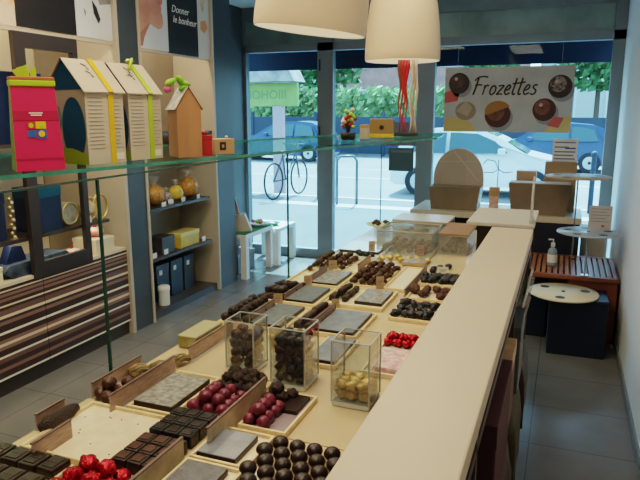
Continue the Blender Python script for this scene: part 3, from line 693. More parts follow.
def housebox(x, y, rz, label, rib, s=1., gable=TEALG):
    t = thing('house_box', label, 'gift box', (x, y, SZ), rz)
    w, d, h, hr = .070 * s, .066 * s, .192 * s, .272 * s     # ridge runs along y... front gable faces -y
    def G(yy): return [(-w, yy, 0), (w, yy, 0), (w, yy, h), (0, yy, hr), (-w, yy, h)]
    F, Bk = G(-d), G(d)
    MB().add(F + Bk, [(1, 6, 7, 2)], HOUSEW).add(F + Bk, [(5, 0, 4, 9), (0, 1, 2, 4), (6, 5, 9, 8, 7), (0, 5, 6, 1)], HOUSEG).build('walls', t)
    MB().add([(-w, -d - .001, h), (w, -d - .001, h), (0, -d - .001, hr - .004)], [(0, 1, 2)], gable).build('gable', t)
    e = .006
    rf = MB()
    for sx in (-1, 1):
        rf.add([(sx * (w + e), -d - e, h - .006), (0, -d - e, hr), (0, d + e, hr), (sx * (w + e), d + e, h - .006)], [(0, 1, 2, 3)], HOUSEW)
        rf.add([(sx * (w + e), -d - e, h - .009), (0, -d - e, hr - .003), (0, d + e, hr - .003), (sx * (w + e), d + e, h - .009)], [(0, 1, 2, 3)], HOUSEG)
    rf.build('roof', t)
    # printed front picture: teal circle, green hill
    pic = MB(); yy = -d - .0015
    pic.add([(w * .35 + w * .6 * math.cos(a * PI / 12), yy, h * .48 + h * .42 * math.sin(a * PI / 12)) for a in range(24)], [list(range(24))], TEALG)
    pic.add([(-w * .55 + w * .3 * math.cos(a * PI / 8), yy, h * .62 + h * .2 * math.sin(a * PI / 8)) for a in range(16)], [list(range(16))], mat('print_teal', (.08, .22, .24), .6))
    pic.add([(-w, yy - .001, 0), (w, yy - .001, 0)] + [(w - 2 * w * k / 8, yy - .001, h * (.12 + .10 * math.sin(k / 8 * PI))) for k in range(9)], [list(range(11))], mat('print_hill', (.25, .36, .02), .6))
    pic.box(-w * .75, -w * .45, yy - .001, yy, h * .2, h * .45, PRINT)
    pic.build('front_print', t)
    # text lines on the right side wall (+x)
    tx = MB()
    for k in range(15):
        z0 = h * (.94 - k * .052)
        tx.box(w, w + .0008, -d * .88, -d * .12, z0, z0 + .0014, PRINTG)
        tx.box(w, w + .0008, d * .30, d * random.uniform(.7, .92), z0, z0 + .0014, PRINTG)
    tx.box(w, w + .0008, d * .3, d * .9, .008, .026, WHITEP)
    tx.build('lettering', t)
    # ribbon around the side + roof
    r = MB(); b = .009
    r.box(w + .0008, w + .0028, .02 * s - b, .02 * s + b, 0, h, rib)
    r.add([(w + e + .002, .02 * s - b, h - .004), (.001, .02 * s - b, hr + .003), (.001, .02 * s + b, hr + .003), (w + e + .002, .02 * s + b, h - .004)], [(0, 1, 2, 3)], rib)
    r.add([(-w - e - .002, .02 * s - b, h - .004), (.001, .02 * s - b, hr + .003), (.001, .02 * s + b, hr + .003), (-w - e - .002, .02 * s + b, h - .004)], [(0, 1, 2, 3)], rib)
    r.build('ribbon', t)
    sq = MB()
    for k in range(4): sq.tube([(w * .2 + w * .12 * k, -d * .3 + .01 * (k % 2), hr - (hr - h) * (.2 + .12 * k) + .004), (w * .28 + w * .12 * k, -d * .1, hr - (hr - h) * (.28 + .12 * k) + .004)], .0015, PRINTG, 4)
    sq.build('roof_print', t)
    if rib is LIME:
        MB().ball((0, .02 * s, hr + .008), .012, LIME, .5, 2, .5, 2).tube([(0, .02 * s, hr + .005), (.03, .0, hr + .012), (.045, -.03, hr - .02)], .004, LIME, 6).build('bow', t)
    return t
housebox(-1.212, 1.362, -.10, 'white house-shaped box tied with yellow ribbon beside the pink bag', YELLOW, 1.0)
housebox(-1.205, 1.524, -.10, 'white house-shaped box tied with lime ribbon, between the yellow-ribboned one and the wooden house', LIME, 1.0)

# wooden house
t = thing('wooden_house', 'small wooden house box with speckled roof and green felt bow', 'gift box', (-1.094, 1.652, SZ), .93)
w, d, h, hr = .038, .042, .148, .208
G = lambda yy: [(-w, yy, 0), (w, yy, 0), (w, yy, h), (0, yy, hr), (-w, yy, h)]
F, Bk = G(-d), G(d)
MB().add(F + Bk, [(0, 1, 2, 3, 4), (9, 8, 7, 6, 5), (0, 5, 6, 1)], WOODH).build('gable_walls', t)
MB().add(F + Bk, [(1, 6, 7, 2), (5, 0, 4, 9)], WOODHS).build('side_walls', t)
MB().add([(-w - .006, -d - .004, h - .006), (0, -d - .004, hr + .002), (0, d + .004, hr + .002), (-w - .006, d + .004, h - .006)], [(0, 1, 2, 3)], FLORAL).add([(w + .006, -d - .004, h - .006), (0, -d - .004, hr + .002), (0, d + .004, hr + .002), (w + .006, d + .004, h - .006)], [(3, 2, 1, 0)], WOODHS).build('roof', t)
bw = MB()
for a in (-.6, .15, 1.1, 2.6):
    bw.ball((-.022 + .024 * math.cos(a), -.01, hr + .008 + .012 * math.sin(a)), .019, LEAFG, .5, 2, .2, 1, Matrix.Rotation(a, 3, 'Y'))
bw.build('felt_bow', t); MB().ball((-.052, -.012, hr - .006), .013, FELTP, .8, 2, .4, 3).build('felt_flower', t)
# red box, tan box
t = thing('red_box', 'small red box with a bow behind the wooden house', 'gift box', (-1.062, 1.705, SZ), .9)
MB().box(-.022, .022, -.02, .02, 0, .062, REDBOX, .003).build('body', t); MB().ball((0, 0, .072), .011, REDBOX, .6, 2, .5).build('bow', t)
MB().box(-.023, .023, -.021, .021, .05, .064, REDBOX, .002).build('lid', t)
t = thing('tan_box', 'little tan box with a dark square label at the shelf middle', 'gift box', (-1.048, 1.79, SZ), 1.05)
MB().box(-.037, .037, -.022, .022, 0, .05, TANBOX, .002).build('body', t)
MB().box(-.018, .004, -.0235, -.022, .014, .04, PRINT).box(-.011, -.003, -.0242, -.0235, .022, .032, TANBOX).build('label_patch', t)
MB().ball((.02, 0, .056), .006, WHITE, .6, 1).build('knot', t)
# far items on the shelf
t = thing('dried_arrangement', 'dried flower arrangement in a dark pot at the far end of the glass shelf', 'flowers', (-1.01, 2.96, SZ))
MB().lathe([(0, 0), (.032, 0), (.04, .03), (.036, .035), (0, .035)], PRINT).build('pot', t)
fm = MB()
for i in range(26):
    a, b = random.uniform(0, 6.28), random.uniform(.2, 1); p = (.04 * b * math.cos(a), .04 * b * math.sin(a), .06 + random.uniform(0, .10) * (1.2 - b * .6))
    fm.tube([(0, 0, .03), p], .0012, BARK, 4); fm.ball(p, .012, random.choice([HOUSEW, TANBOX, REDBOX, HOUSEG, LIME]), .9, 1, .5, i)
fm.build('flowers', t)
t = thing('candle', 'small white candle box between dried flowers and tan far box', 'box', (-.955, 3.06, SZ))
MB().box(-.02, .02, -.02, .02, 0, .07, HOUSEW, .002).build('body', t); MB().box(-.021, .021, -.021, .021, .055, .072, TANBOX, .002).build('lid', t)
t = thing('tan_box', 'brown-gold box with a dark seal near the far end of the shelf', 'gift box', (-.915, 3.24, SZ), .2)
MB().box(-.062, .062, -.035, .035, 0, .10, mat('goldbrown', (.30, .20, .08), .4), .003).build('body', t)
MB().box(-.063, .063, -.036, .036, .002, .022, YELB, .002).build('gold_band', t); MB().cyl(0, 0, 0, .002, .012, PRINT).build('seal', t, (0, -.035, .055), rot=(PI / 2, 0, 0))
t = thing('ribbon_holder', 'dark stand hung with tall red ribbons at the shelf end', 'ribbon stand', (-.875, 3.52, SZ))
MB().box(-.04, .085, -.03, .03, 0, .02, PRINT, .004).build('base', t)
rm = MB()
for k in range(4):
    pts = [(-.02 + .012 * k + .006 * math.sin(z_ * 30 + k), .004 * k, .02 + z_) for z_ in [i * .04 for i in range(11)]]
    rm.tube(pts, [.003, .003, .004, .004, .005, .006, .007, .009, .011, .012, .012], mat('red_ribbon', (.45, .02, .02), .4) if k > 0 else mat('brown_ribbon', (.16, .04, .02), .5), 6)
rm.build('red_ribbons', t)
rm = MB()
for k in range(3):
    pts = [(.045 + .014 * k + .006 * math.sin(z_ * 26 + k), .004 * k, .02 + z_) for z_ in [i * .04 for i in range(11)]]
    rm.tube(pts, [.006, .005, .005, .006, .007, .007, .008, .008, .009, .009, .009], mat('beige_ribbon', (.52, .46, .40), .4) if k != 1 else mat('sand_ribbon', (.40, .30, .20), .5), 6)
rm.build('beige_ribbons', t)

# ------------------------------------------------------------------ left wall cabinets
XF, XB = -2.88, -3.28
def C(x, y, z, mb, name, parent, org): return L(mb, name, parent, org)
o1 = (-3.08, 2.2, 0)
c1 = thing('wall_cabinet', 'tall wall cabinet with striped brown and cream slat front and black framed showcase', 'cabinet', o1)
L(MB().box(XB, XF - .02, .6, 3.54, 0, .10, BLACKF), 'plinth', c1, o1)
for a, b in ((.6, 1.3), (1.305, 2.02), (2.025, 2.76), (2.765, 3.54)):
    L(MB().box(XB, XF, a, b, .10, .63, STRIPE), 'slat_front', c1, o1)
L(MB().box(XB, XF - .005, .6, 3.54, .63, .65, CREAM), 'cabinet_top', c1, o1)
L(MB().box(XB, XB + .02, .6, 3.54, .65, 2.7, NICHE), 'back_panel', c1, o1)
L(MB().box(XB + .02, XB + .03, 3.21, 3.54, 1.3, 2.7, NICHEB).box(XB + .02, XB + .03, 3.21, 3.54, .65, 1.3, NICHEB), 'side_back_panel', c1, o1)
for zz, y1 in ((.855, 3.42), (1.40, 3.20)):
    L(MB().box(XB + .03, XF - .03, .6, y1, zz, zz + .02, SHELFM), 'shelf', c1, o1)
L(MB().box(XF - .03, XF - .008, .6, 3.54, 2.04, 2.062, TRIM), 'header', c1, o1)
fo = MB().box(XF - .02, XF + .012, 2.70, 2.775, .63, 2.04, BLACKF).box(XF - .02, XF + .012, 3.14, 3.185, .63, 2.04, BLACKF)
fo.box(XF - .02, XF + .012, 2.775, 3.14, 1.955, 2.04, BLACKF).box(XF - .02, XF + .012, 2.775, 3.14, .63, .72, BLACKF)
df = L(fo, 'door_frame', c1, o1)
L(MB().box(XF - .006, XF - .002, 2.775, 3.14, .72, 1.955, GLASS), 'door_glass', df, o1)

o2 = (-3.08, 4.3, 0)
c2 = thing('wall_cabinet', 'open wall cabinet with dark shelves between the slate pillars', 'cabinet', o2)
L(MB().box(XB, XF - .01, 3.83, 4.785, 0, .06, SHELFM), 'plinth', c2, o2)
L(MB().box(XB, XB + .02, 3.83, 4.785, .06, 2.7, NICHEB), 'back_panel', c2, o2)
L(MB().box(XB + .02, XB + .028, 3.83, 4.22, .50, 2.6, NICHE), 'painted_lit_back', c2, o2)  # paler cream sheet carries the lit part of the niche in its colour
for zz in (.46, .85):
    L(MB().box(XB + .03, XF - .01, 3.835, 4.72, zz, zz + .022, SHELFM), 'shelf', c2, o2)
L(MB().box(XB + .03, XF - .01, 3.835, 4.785, 1.42, 1.44, SHELFM), 'shelf', c2, o2)
L(MB().box(XF - .03, XF - .008, 3.815, 4.78, 2.03, 2.045, TRIM), 'header', c2, o2)

# posters (in the YZ plane at x = XF)
def poster(y0, y1, z0, z1, bg, polys, label, lettering=None):
    t = thing('poster', label, 'poster', (XF, (y0 + y1) / 2, z0))
    yc = (y0 + y1) / 2
    MB().box(-.008, 0, y0 - yc, y1 - yc, 0, z1 - z0, bg).build('board', t)
    mb = MB()
    for k, (pts, m) in enumerate(polys):
        mb.add([(.0015 + .0006 * k, a - yc, b - z0) for a, b in pts], [list(range(len(pts)))], m)
    if polys: mb.build('picture', t)
    return t
PT = 2.695
poster(2.05, 2.74, 2.066, PT, mat('poster_cream', (.66, .52, .42), .5), [([(2.3, 2.30), (2.74, 2.16), (2.74, 2.5), (2.6, 2.55), (2.4, 2.5)], BREAD), ([(2.1, 2.1), (2.5, 2.1), (2.74, 2.22), (2.74, 2.26), (2.4, 2.2)], BREAD)], 'poster of orange-toned pastry at the left edge of the wall')
poster(2.745, 3.205, 2.066, PT, BLACK, [([(2.95 + .1 * math.cos(a), 2.60 + .03 * math.sin(a)) for a in [k * PI / 8 for k in range(16)]], mat('poster_dim', (.05, .055, .055), .4))], 'plain black poster panel above the black framed showcase')
poster(3.21, 3.54, 2.066, PT, POSTG, [([(3.30, 2.69), (3.54, 2.69), (3.54, 2.3), (3.43, 2.28), (3.40, 2.36), (3.36, 2.48), (3.30, 2.56)], mat('print_charcoal', (.07, .065, .07), .5, c2=(.28, .26, .26), vscale=6)),
    ([(3.36, 2.30), (3.40, 2.26), (3.43, 2.19), (3.41, 2.16), (3.37, 2.22)], PRINT), ([(3.28, 2.24), (3.30, 2.22), (3.29, 2.19)], PRINTG)], 'pale grey poster with dark hand and dropping chocolate')
# face profile
f0 = [(a_, b_) if b_ in (2.695, 2.066) else (a_, b_ - .10 if b_ > 2.2 else b_) for a_, b_ in [(3.83, 2.695), (4.115, 2.695), (4.118, 2.60), (4.135, 2.575), (4.115, 2.55), (4.125, 2.53), (4.118, 2.50), (4.10, 2.475), (4.108, 2.455), (4.10, 2.43), (4.115, 2.40), (4.12, 2.35), (4.10, 2.315), (4.06, 2.30), (4.0, 2.315), (3.96, 2.33), (3.92, 2.28), (3.885, 2.16), (3.86, 2.066), (3.83, 2.066)]]
poster(3.815, 4.18, 2.052, PT, POSTG, [(f0, SKIN), ([(3.83, 2.15), (3.90, 2.20), (3.95, 2.235), (4.0, 2.215), (3.96, 2.23), (3.92, 2.18), (3.885, 2.13), (3.86, 2.066), (3.83, 2.066)], SKINS),
    ([(4.04, 2.435), (4.09, 2.455), (4.115, 2.45), (4.125, 2.43), (4.118, 2.40), (4.07, 2.415)], LIPS), ([(4.05, 2.405), (4.10, 2.40), (4.118, 2.397), (4.10, 2.375), (4.06, 2.378)], LIPS)], 'poster of a person\'s lower face in profile with lips and chin')
t = poster(4.185, 4.60, 2.045, PT, BLACK, [], 'black poster with white handwritten slogan')
for s_, dy, dz in (('Donner', -.04, .33), ('le bonheur', .02, .255)):
    text_mesh('lettering', s_, .075, WHITEP, Matrix.Translation((.0025, dy, dz)) @ FACE_X, t, .25)
poster(4.605, 4.78, 2.035, PT, mat('poster_white2', (.66, .62, .56), .5), [([(4.63, 2.69), (4.72, 2.69), (4.74, 2.52), (4.68, 2.40), (4.65, 2.46)], BREAD), ([(4.64, 2.33), (4.72, 2.35), (4.75, 2.29), (4.70, 2.24), (4.64, 2.27)], mat('print_orange', (.70, .30, .12), .6))], 'narrow white poster with orange pastry right of the slogan')

# shelf contents, bay 1
def simplebox(name, label, x, y, z, w, d, h, m, lidm=None, rz=0, group=None, cat='box'):
    t = thing(name, label, cat, (x, y, z), rz, group)
    MB().box(-w / 2, w / 2, -d / 2, d / 2, 0, h, m, .003).build('body', t)
    if lidm: MB().box(-w / 2 - .003, w / 2 + .003, -d / 2 - .003, d / 2 + .003, h * .78, h + .004, lidm, .003).build('lid', t)
    return t
Z1 = .876
simplebox('navy_box', 'large navy gift box at the left edge of the black framed showcase shelf', -3.05, 2.50, Z1, .18, .22, .27, NAVY, NAVY)
simplebox('navy_box', 'navy gift box with light blue panel behind the showcase glass', -3.03, 2.92, Z1, .18, .20, .27, NAVY, TEAL)
t = thing('chain_ribbon', 'gold beaded ribbon hanging beside the large navy box', 'ribbon', (-2.94, 2.635, Z1))
cb = MB()
for k in range(10): cb.ball((0, .008 * (-1) ** k, .012 + k * .025), .013, GOLDM if k % 2 else HOUSEW, 1, 1)
cb.build('beads', t); MB().box(-.012, .012, -.02, .02, 0, .006, GOLDM).build('foot', t)
simplebox('navy_box', 'navy box on the upper showcase shelf above the pink bag', -3.05, 2.78, 1.421, .18, .36, .40, NAVY, NAVY)
t = thing('round_tin', 'round silver tin standing on edge behind the showcase glass', 'tin', (-3.0, 3.12, Z1))
MB().cyl(0, 0, -.03, .03, .075, mat('tin_grey', (.33, .32, .28), .3, var=.3, vscale=30)).build('body', t, (0, 0, .077), rot=(0, PI / 2, 0)); MB().tube([(.032, .07 * math.cos(a), .077 + .07 * math.sin(a)) for a in [k * PI / 12 for k in range(24)]], .006, GOLDM, 6, True).build('rim', t)
t = thing('ring_basket', 'round gold-rimmed basket ornament on the shelf right of the black frame', 'ornament', (-2.98, 3.335, Z1))
for dy, rr in ((-.055, .075), (.045, .085)):
    MB().tube([(.03, dy + rr * .85 * math.cos(a), .088 + rr * math.sin(a)) for a in [k * PI / 12 for k in range(24)]], .009, GOLDM, 6, True).build('ring', t)
MB().ball((-.01, -.04, .08), .065, mat('basket_cream', (.70, .60, .42), .5, c2=(.40, .26, .1), vscale=30), 1, 2, .2).build('filling', t)
MB().box(.05, .052, -.11, -.07, 0, .045, WHITEP).build('tag', t)
t = thing('wrapped_tray', 'navy wrapped tray lying behind the lower showcase glass', 'gift tray', (-3.0, 2.79, .651))
MB().prism([(-.26, .05), (-.20, 0), (.20, 0), (.26, .05), (.22, .085), (-.22, .08)], 'x', -.08, .08, mat('navy_wrap', (.015, .028, .06), .4, c2=(.10, .14, .2), vscale=14)).build('body', t)
MB().prism([(-.2, .08), (-.05, .08), (-.08, .17), (-.15, .18)], 'x', -.03, .03, NAVY).build('bow', t)
for k, (yy, lb) in enumerate(((3.13, 'red and white sweet packet behind the lower showcase glass'), (3.36, 'red and white sweet packet on the cream box right of the black frame'))):
    zz = .651 if k == 0 else .752
    t = thing('sweet_packet', lb, 'packet', (-2.99, yy, zz))
    MB().ball((0, 0, .035), .06, mat('packet_rw', (.62, .12, .10), .4, c2=(.72, .66, .58), vscale=22), .6, 2, .4, k).build('body', t); MB().cyl(0, 0, .062, .08, .012, REDBOX).build('tie', t)
simplebox('cream_box', 'cream carton under the red packet beside the beige trim', -3.0, 3.35, .651, .20, .18, .10, NICHE, NICHE)
simplebox('cream_box', 'low cream carton at the left of the navy tray', -2.98, 2.32, .651, .16, .36, .09, NICHE, NICHE)

# shelf contents, bay 2
def sachet(x, y, z, h, label, m=AMBER):
    t = thing('sweet_sachet', label, 'sachet', (x, y, z), random.uniform(-.2, .2), 'sweet sachets on the upper shelf')
    MB().ball((0, 0, h * .38), h * .36, m, 1.05, 2, .3, h * 50).build('body', t)
    MB().lathe([(h * .10, h * .68), (h * .06, h * .76), (h * .20, h)], PLAST, n=10).build('wrapper_top', t)
    MB().box(h * .36, h * .36 + .002, -.03, .03, 0, .035, WHITEP).build('tag', t)
Z2 = .873
for k, (yy, hh, lb, m_) in enumerate(((3.88, .15, 'pale sweet sachet, first from the slate pillar on the upper open shelf', HOUSEW), (4.05, .23, 'tall amber sweet sachet, second on the upper open shelf', AMBER), (4.205, .13, 'violet-tagged sweet sachet, third on the upper open shelf', mat('sach_v', (.16, .09, .14), .4, c2=(.5, .4, .3), vscale=40)), (4.345, .18, 'golden sweet sachet, fourth on the upper open shelf', YELB), (4.53, .24, 'green-tied amber sachet, last on the upper open shelf', AMBER))):
    sachet(-2.99, yy, Z2, hh, lb, m_)
Z3 = .483
simplebox('grey_box', 'charcoal grey box on the middle shelf beside the yellow box', -3.0, 4.12, Z3, .14, .17, .13, mat('charcoal_box', (.06, .055, .06), .4, var=.3, vscale=20), SHELFM)
simplebox('yellow_box', 'yellow patterned box on the middle shelf of the open cabinet', -2.99, 4.42, Z3, .14, .28, .12, YELB, mat('yel2', (.74, .60, .18), .4))
for k, yy in enumerate((3.90, 4.05, 4.61)):
    t = thing('shelf_tag', 'small white price tag on the middle shelf, %s from the slate pillar' % ('first', 'second', 'third')[k], 'price tag', (-2.905, yy, Z3))
    MB().box(-.001, .001, -.026, .026, .004, .045, WHITEP).build('card', t); MB().box(-.008, .008, -.02, .02, 0, .005, PLAST).build('foot', t)
t = thing('sweet_sachet', 'amber sachet with dark top at the near end of the middle shelf', 'sachet', (-3.0, 3.93, Z3))
MB().ball((0, 0, .045), .045, AMBER, 1, 2, .3).build('body', t); MB().cyl(0, 0, .085, .11, .015, PRINT).build('tie', t)
simplebox('green_box', 'dark green box on the cabinet floor shelf by the pillar', -3.11, 3.95, .061, .16, .17, .28, mat('dgreen', (.01, .07, .055), .4), mat('dgreen2', (.015, .09, .07), .4))
for k, (yy, w_) in enumerate(((4.16, .17), (4.36, .17), (4.56, .17))):
    b = simplebox('navy_box', 'dark navy box under the middle shelf, %s from the green box' % ('first', 'second', 'third')[k], -3.11, yy, .061, .16, w_, .30, mat('dnavy', (.014, .022, .035), .4), mat('dnavy2', (.02, .03, .045), .4))
    MB().box(.082, .084, -.05, -.01, .22, .26, WHITEP).build('tag', b)
t = thing('canister', 'small white round canister on the bottom of the open cabinet', 'canister', (-2.955, 4.06, .061))
MB().cyl(0, 0, 0, .125, .045, BOTW).build('body', t); MB().lathe([(.049, .12), (.05, .15), (.04, .158), (0, .16)], WHITE).build('lid', t)
t = thing('canister', 'white canister partly hidden behind the slate pillar', 'canister', (-2.955, 3.86, .061))
MB().cyl(0, 0, 0, .10, .03, BOTW).build('body', t); MB().cyl(0, 0, .10, .12, .032, WHITE).build('lid', t)

# ------------------------------------------------------------------ small tables by the window
def table(x, y, w, d, h, label, top, rz=0):
    t = thing('side_table', label, 'table', (x, y, 0), rz)
    MB().box(-w / 2, w / 2, -d / 2, d / 2, h - .04, h, WHITE, .003).build('tabletop', t)
    if top: MB().box(-w / 2 + .01, w / 2 - .01, -d / 2 + .01, d / 2 - .01, h, h + .008, top).build('mat', t)
    for sx in (-1, 1):
        for sy in (-1, 1):
            MB().box(sx * (w / 2 - .03) - .03, sx * (w / 2 - .03) + .03, sy * (d / 2 - .03) - .03, sy * (d / 2 - .03) + .03, 0, h - .04, WHITE).build('leg', t)
    return t
table(-3.0, 5.47, .42, .60, .44, 'white square-legged side table topped with green felt', GRASS)
table(-2.94, 6.02, .40, .46, .40, 'plain white side table right against the window', None)
t = thing('bunny_wedge', 'white wedge-shaped basket standing on the green felt table', 'basket', (-2.955, 5.34, .449), .4)
MB().prism([(-.10, 0), (.13, 0), (.06, .17), (-.07, .15)], 'y', -.06, .06, HOUSEW).build('body', t)
MB().prism([(-.07, .15), (-.04, .16), (-.09, .33), (-.11, .33)], 'y', -.012, .012, HOUSEW).build('ear', t)
MB().prism([(-.02, .16), (.01, .165), (-.04, .36), (-.06, .36)], 'y', -.012, .012, TANBOX).build('ear', t)
t = thing('sweet_bowl', 'low dish with orange and green sweets on the felt table', 'dish', (-2.90, 5.66, .449))
MB().lathe([(0, .004), (.06, .004), (.10, .03), (.104, .03), (.06, 0), (0, 0)], WHITE).build('dish', t)
fm = MB()
for i in range(12): fm.ball((random.uniform(-.06, .06), random.uniform(-.06, .06), .03 + random.uniform(0, .02)), .022, random.choice([mat('orange_sweet', (.72, .25, .08), .4), CARDT, LIME, FELTP]), .9, 1)
fm.build('sweets', t)
t = thing('small_dish', 'small green-rimmed dish on the plain white window table', 'dish', (-2.90, 5.96, .401))
MB().lathe([(0, .004), (.06, .004), (.09, .03), (.094, .03), (.06, 0), (0, 0)], GRASS).build('dish', t); MB().ball((0, 0, .02), .04, WHITE, .5, 2).build('filling', t)
t = thing('crate', 'grey storage crate under the green felt table', 'crate', (-3.06, 5.49, 0))
MB().box(-.13, .10, -.18, .18, 0, .20, mat('crate_grey', (.20, .22, .24), .5), .006).build('body', t); MB().box(-.135, .105, -.185, .185, .17, .205, mat('crate_lid', (.28, .30, .32), .5), .004).build('lid', t)

# ------------------------------------------------------------------ window display counter (far)
o3 = (-.5, 5.7, 0)
wc = thing('window_counter', 'cream window display counter with dark open front along the big window', 'counter', o3)
L(MB().box(-1.25, .17, 5.40, 6.05, .70, .75, CREAM, .004), 'counter_top', wc, o3)
L(MB().box(-1.22, .14, 5.60, 6.0, 0, .70, NAVYB), 'back_body', wc, o3)
for a in (-1.22, -.93, -.62):
    L(MB().box(a, a + .05, 5.42, 5.60, 0, .70, CREAM), 'upright', wc, o3)
L(MB().box(-.22, .16, 5.41, 5.43, 0, .70, mat('navy_front', (.012, .016, .035), .5)), 'navy_front', wc, o3)
ZC = .751
# rounded wooden-paper hamper
t = thing('hamper_box', 'brown box with tall rounded cellophane back at the left of the window counter', 'gift box', (-.885, 5.62, ZC))
MB().prism([(-.20, 0), (.20, 0), (.225, .20), (-.225, .20)], 'y', -.12, .12, BRBOX).build('body', t)
arc = [(-.225, .20)] + [(.225 * math.cos(a), .26 + .27 * math.sin(a)) for a in [PI - k * PI / 20 for k in range(21)]] + [(.225, .20)]
MB().prism(arc[::-1], 'y', .085, .10, mat('round_back', (.50, .42, .35), .4, var=.06, vscale=4)).build('rounded_back', t)
MB().add([(-.05, .08, .50), (-.035, .08, .50), (.19, .08, .24), (.175, .08, .24)], [(0, 1, 2, 3)], HOUSEW).add([(-.16, .08, .41), (.16, .08, .42), (.16, .08, .415), (-.16, .08, .405)], [(0, 1, 2, 3)], HOUSEW).build('string', t)
simplebox('brown_box', 'wide brown open-top box right of the small stands on the window counter', -.175, 5.55, ZC, .02, .02, .02, BRBOX).name = 'wide_box'
bx = bpy.data.objects['wide_box']
for ch in list(bx.children): bpy.data.objects.remove(ch)
MB().prism([(-.215, 0), (.215, 0), (.25, .26), (-.25, .26)], 'y', -.09, .09, BRBOX).build('body', bx)
MB().prism([(-.24, .262), (.24, .262), (.24, .268), (-.24, .268)], 'y', -.085, .085, HOUSEW).build('lining', bx)
simplebox('tan_carton', 'tan carton stacked behind the wide brown box', -.02, 5.80, ZC, .26, .16, .43, mat('carton_tan', (.40, .27, .15), .5), None)
t = thing('printed_sign', 'small white printed sign card standing on the tan carton', 'sign', (.0, 5.80, ZC + .431))
MB().box(-.10, .10, -.004, .004, 0, .19, WHITEP).build('card', t)
ps = MB()
for k, (a, b, z_, m_) in enumerate(((-.085, .085, .155, PRINTG), (-.085, .03, .115, PRINTG), (.0, .085, .105, BLUEP), (-.085, .085, .075, PRINTG), (-.085, .07, .045, PRINTG), (-.085, .085, .015, PRINTG))): ps.box(a, b, -.005, -.004, z_, z_ + .012, m_)
ps.build('print_lines', t)
simplebox('small_tan_box', 'small orange-tan box peeking behind the left part of the wide brown box', -.30, 5.78, ZC, .16, .12, .34, TANBOX, mat('tan_l', (.5, .33, .2), .4))
t = thing('wire_stand', 'curly black wire stand between the two brown boxes', 'stand', (-.53, 5.62, ZC))
MB().cyl(0, 0, 0, .006, .05, PRINT).build('foot', t)
MB().tube([(0, 0, 0), (0, 0, .44)], .004, PRINTG, 6).tube([(-.13, 0, .40), (-.10, 0, .44), (-.03, 0, .43), (0, 0, .36), (-.04, 0, .33), (-.12, 0, .33)], .004, PRINTG, 6).tube([(.12, 0, .34), (.05, 0, .33), (0, 0, .36)], .004, PRINTG, 6).build('wire', t)
t = thing('sweet_card', 'tan card with amber sweets hanging before the wire stand', 'packet', (-.545, 5.55, ZC))
MB().box(-.045, .045, -.003, .003, .13, .21, TANBOX).build('card', t); MB().box(-.04, .04, -.006, .006, 0, .13, mat('orange_pack', (.62, .36, .26), .4, c2=(.75, .6, .5), vscale=30)).build('packet', t)
# table-level small things
simplebox('dark_crate', 'dark box with grey lid tucked in the left opening of the window counter', -1.04, 5.50, .001, .16, .14, .60, mat('dk', (.02, .02, .022), .5), mat('dk2', (.03, .03, .035), .5)) if False else None

# Frozettes hanging sign
sg = thing('hanging_sign', 'grey hanging sign reading Frozettes with pictures of round chocolates', 'sign', (-.53, 6.0, 1.42), .0)
SW, SHt = .56, .58
MB().box(-SW, SW, -.006, .006, 0, SHt, SIGNBG).build('board', sg)
def disc(cx, cz, r, m, e, n=28, rx=None, clip=None):
    rx = rx or r
    return [(cx + rx * math.cos(2 * PI * k / n), -.007 - e, cz + r * math.sin(2 * PI * k / n)) for k in range(n)]
pm = MB()
def addp(pts, m): pm.add(pts, [list(range(len(pts)))], m)
def choc(cx, cz, r, m1, m2):
    addp(disc(cx + .02, cz - .03, r * 1.02, None, .0005), mat('sign_shadow', (.26, .26, .27), .5))
    addp(disc(cx, cz, r, None, .001), m1); addp(disc(cx - r * .15, cz + r * .2, r * .68, None, .0015), m2)
    addp(disc(cx - r * .3, cz + r * .42, r * .16, None, .002), mat('sign_highlight', (.45, .35, .33), .4))
sD = mat('sign_dark', (.02, .009, .012), .4); sD2 = mat('sign_dark2', (.07, .03, .035), .4, c2=(.03, .012, .016), vscale=20)
sB = mat('sign_brown', (.06, .016, .014), .4); sB2 = mat('sign_brown2', (.20, .07, .05), .4, c2=(.09, .025, .02), vscale=14)
sT = mat('sign_tan', (.30, .23, .16), .5); sT2 = mat('sign_tan2', (.42, .34, .25), .5); sC = mat('sign_caramel', (.34, .15, .03), .5)
addp([(-.56, -.0075, .26), (-.44, -.0075, .28), (-.42, -.0075, .35), (-.48, -.0075, .38), (-.56, -.0075, .36)], PETALR)
addp([(-.56, -.0075, .0), (-.25, -.0075, .0), (-.32, -.0075, .09), (-.48, -.0075, .14), (-.56, -.0075, .10)], PETALY)
addp([(.34, -.0075, .0), (.56, -.0075, .0), (.56, -.0075, .16), (.46, -.0075, .12), (.38, -.0075, .08)], PETALY)
addp([(.36, -.0078, .06), (.42, -.0078, .14), (.50, -.0078, .13), (.46, -.0078, .04)], PETALR)
choc(-.43, .44, .095, sD, sD2)
choc(.45, .40, .10, sD, mat('sign_flake', (.30, .24, .2), .5, c2=(.03, .012, .012), vscale=40))
choc(.33, .20, .10, sB, sB2)
choc(-.07, .155, .115, sB, sB2)
addp([(-.07 + .115 * math.cos(a), -.0105, .19 + .09 * math.sin(a)) for a in [k * PI / 14 + .45 for k in range(15)]], sC)
addp(disc(-.36, .19, .085, None, .001, rx=.095), sT); addp([(-.45, -.0095, .19), (-.36, -.0095, .28), (-.30, -.0095, .22), (-.34, -.0095, .14)], sT2)
pm.build('picture', sg)
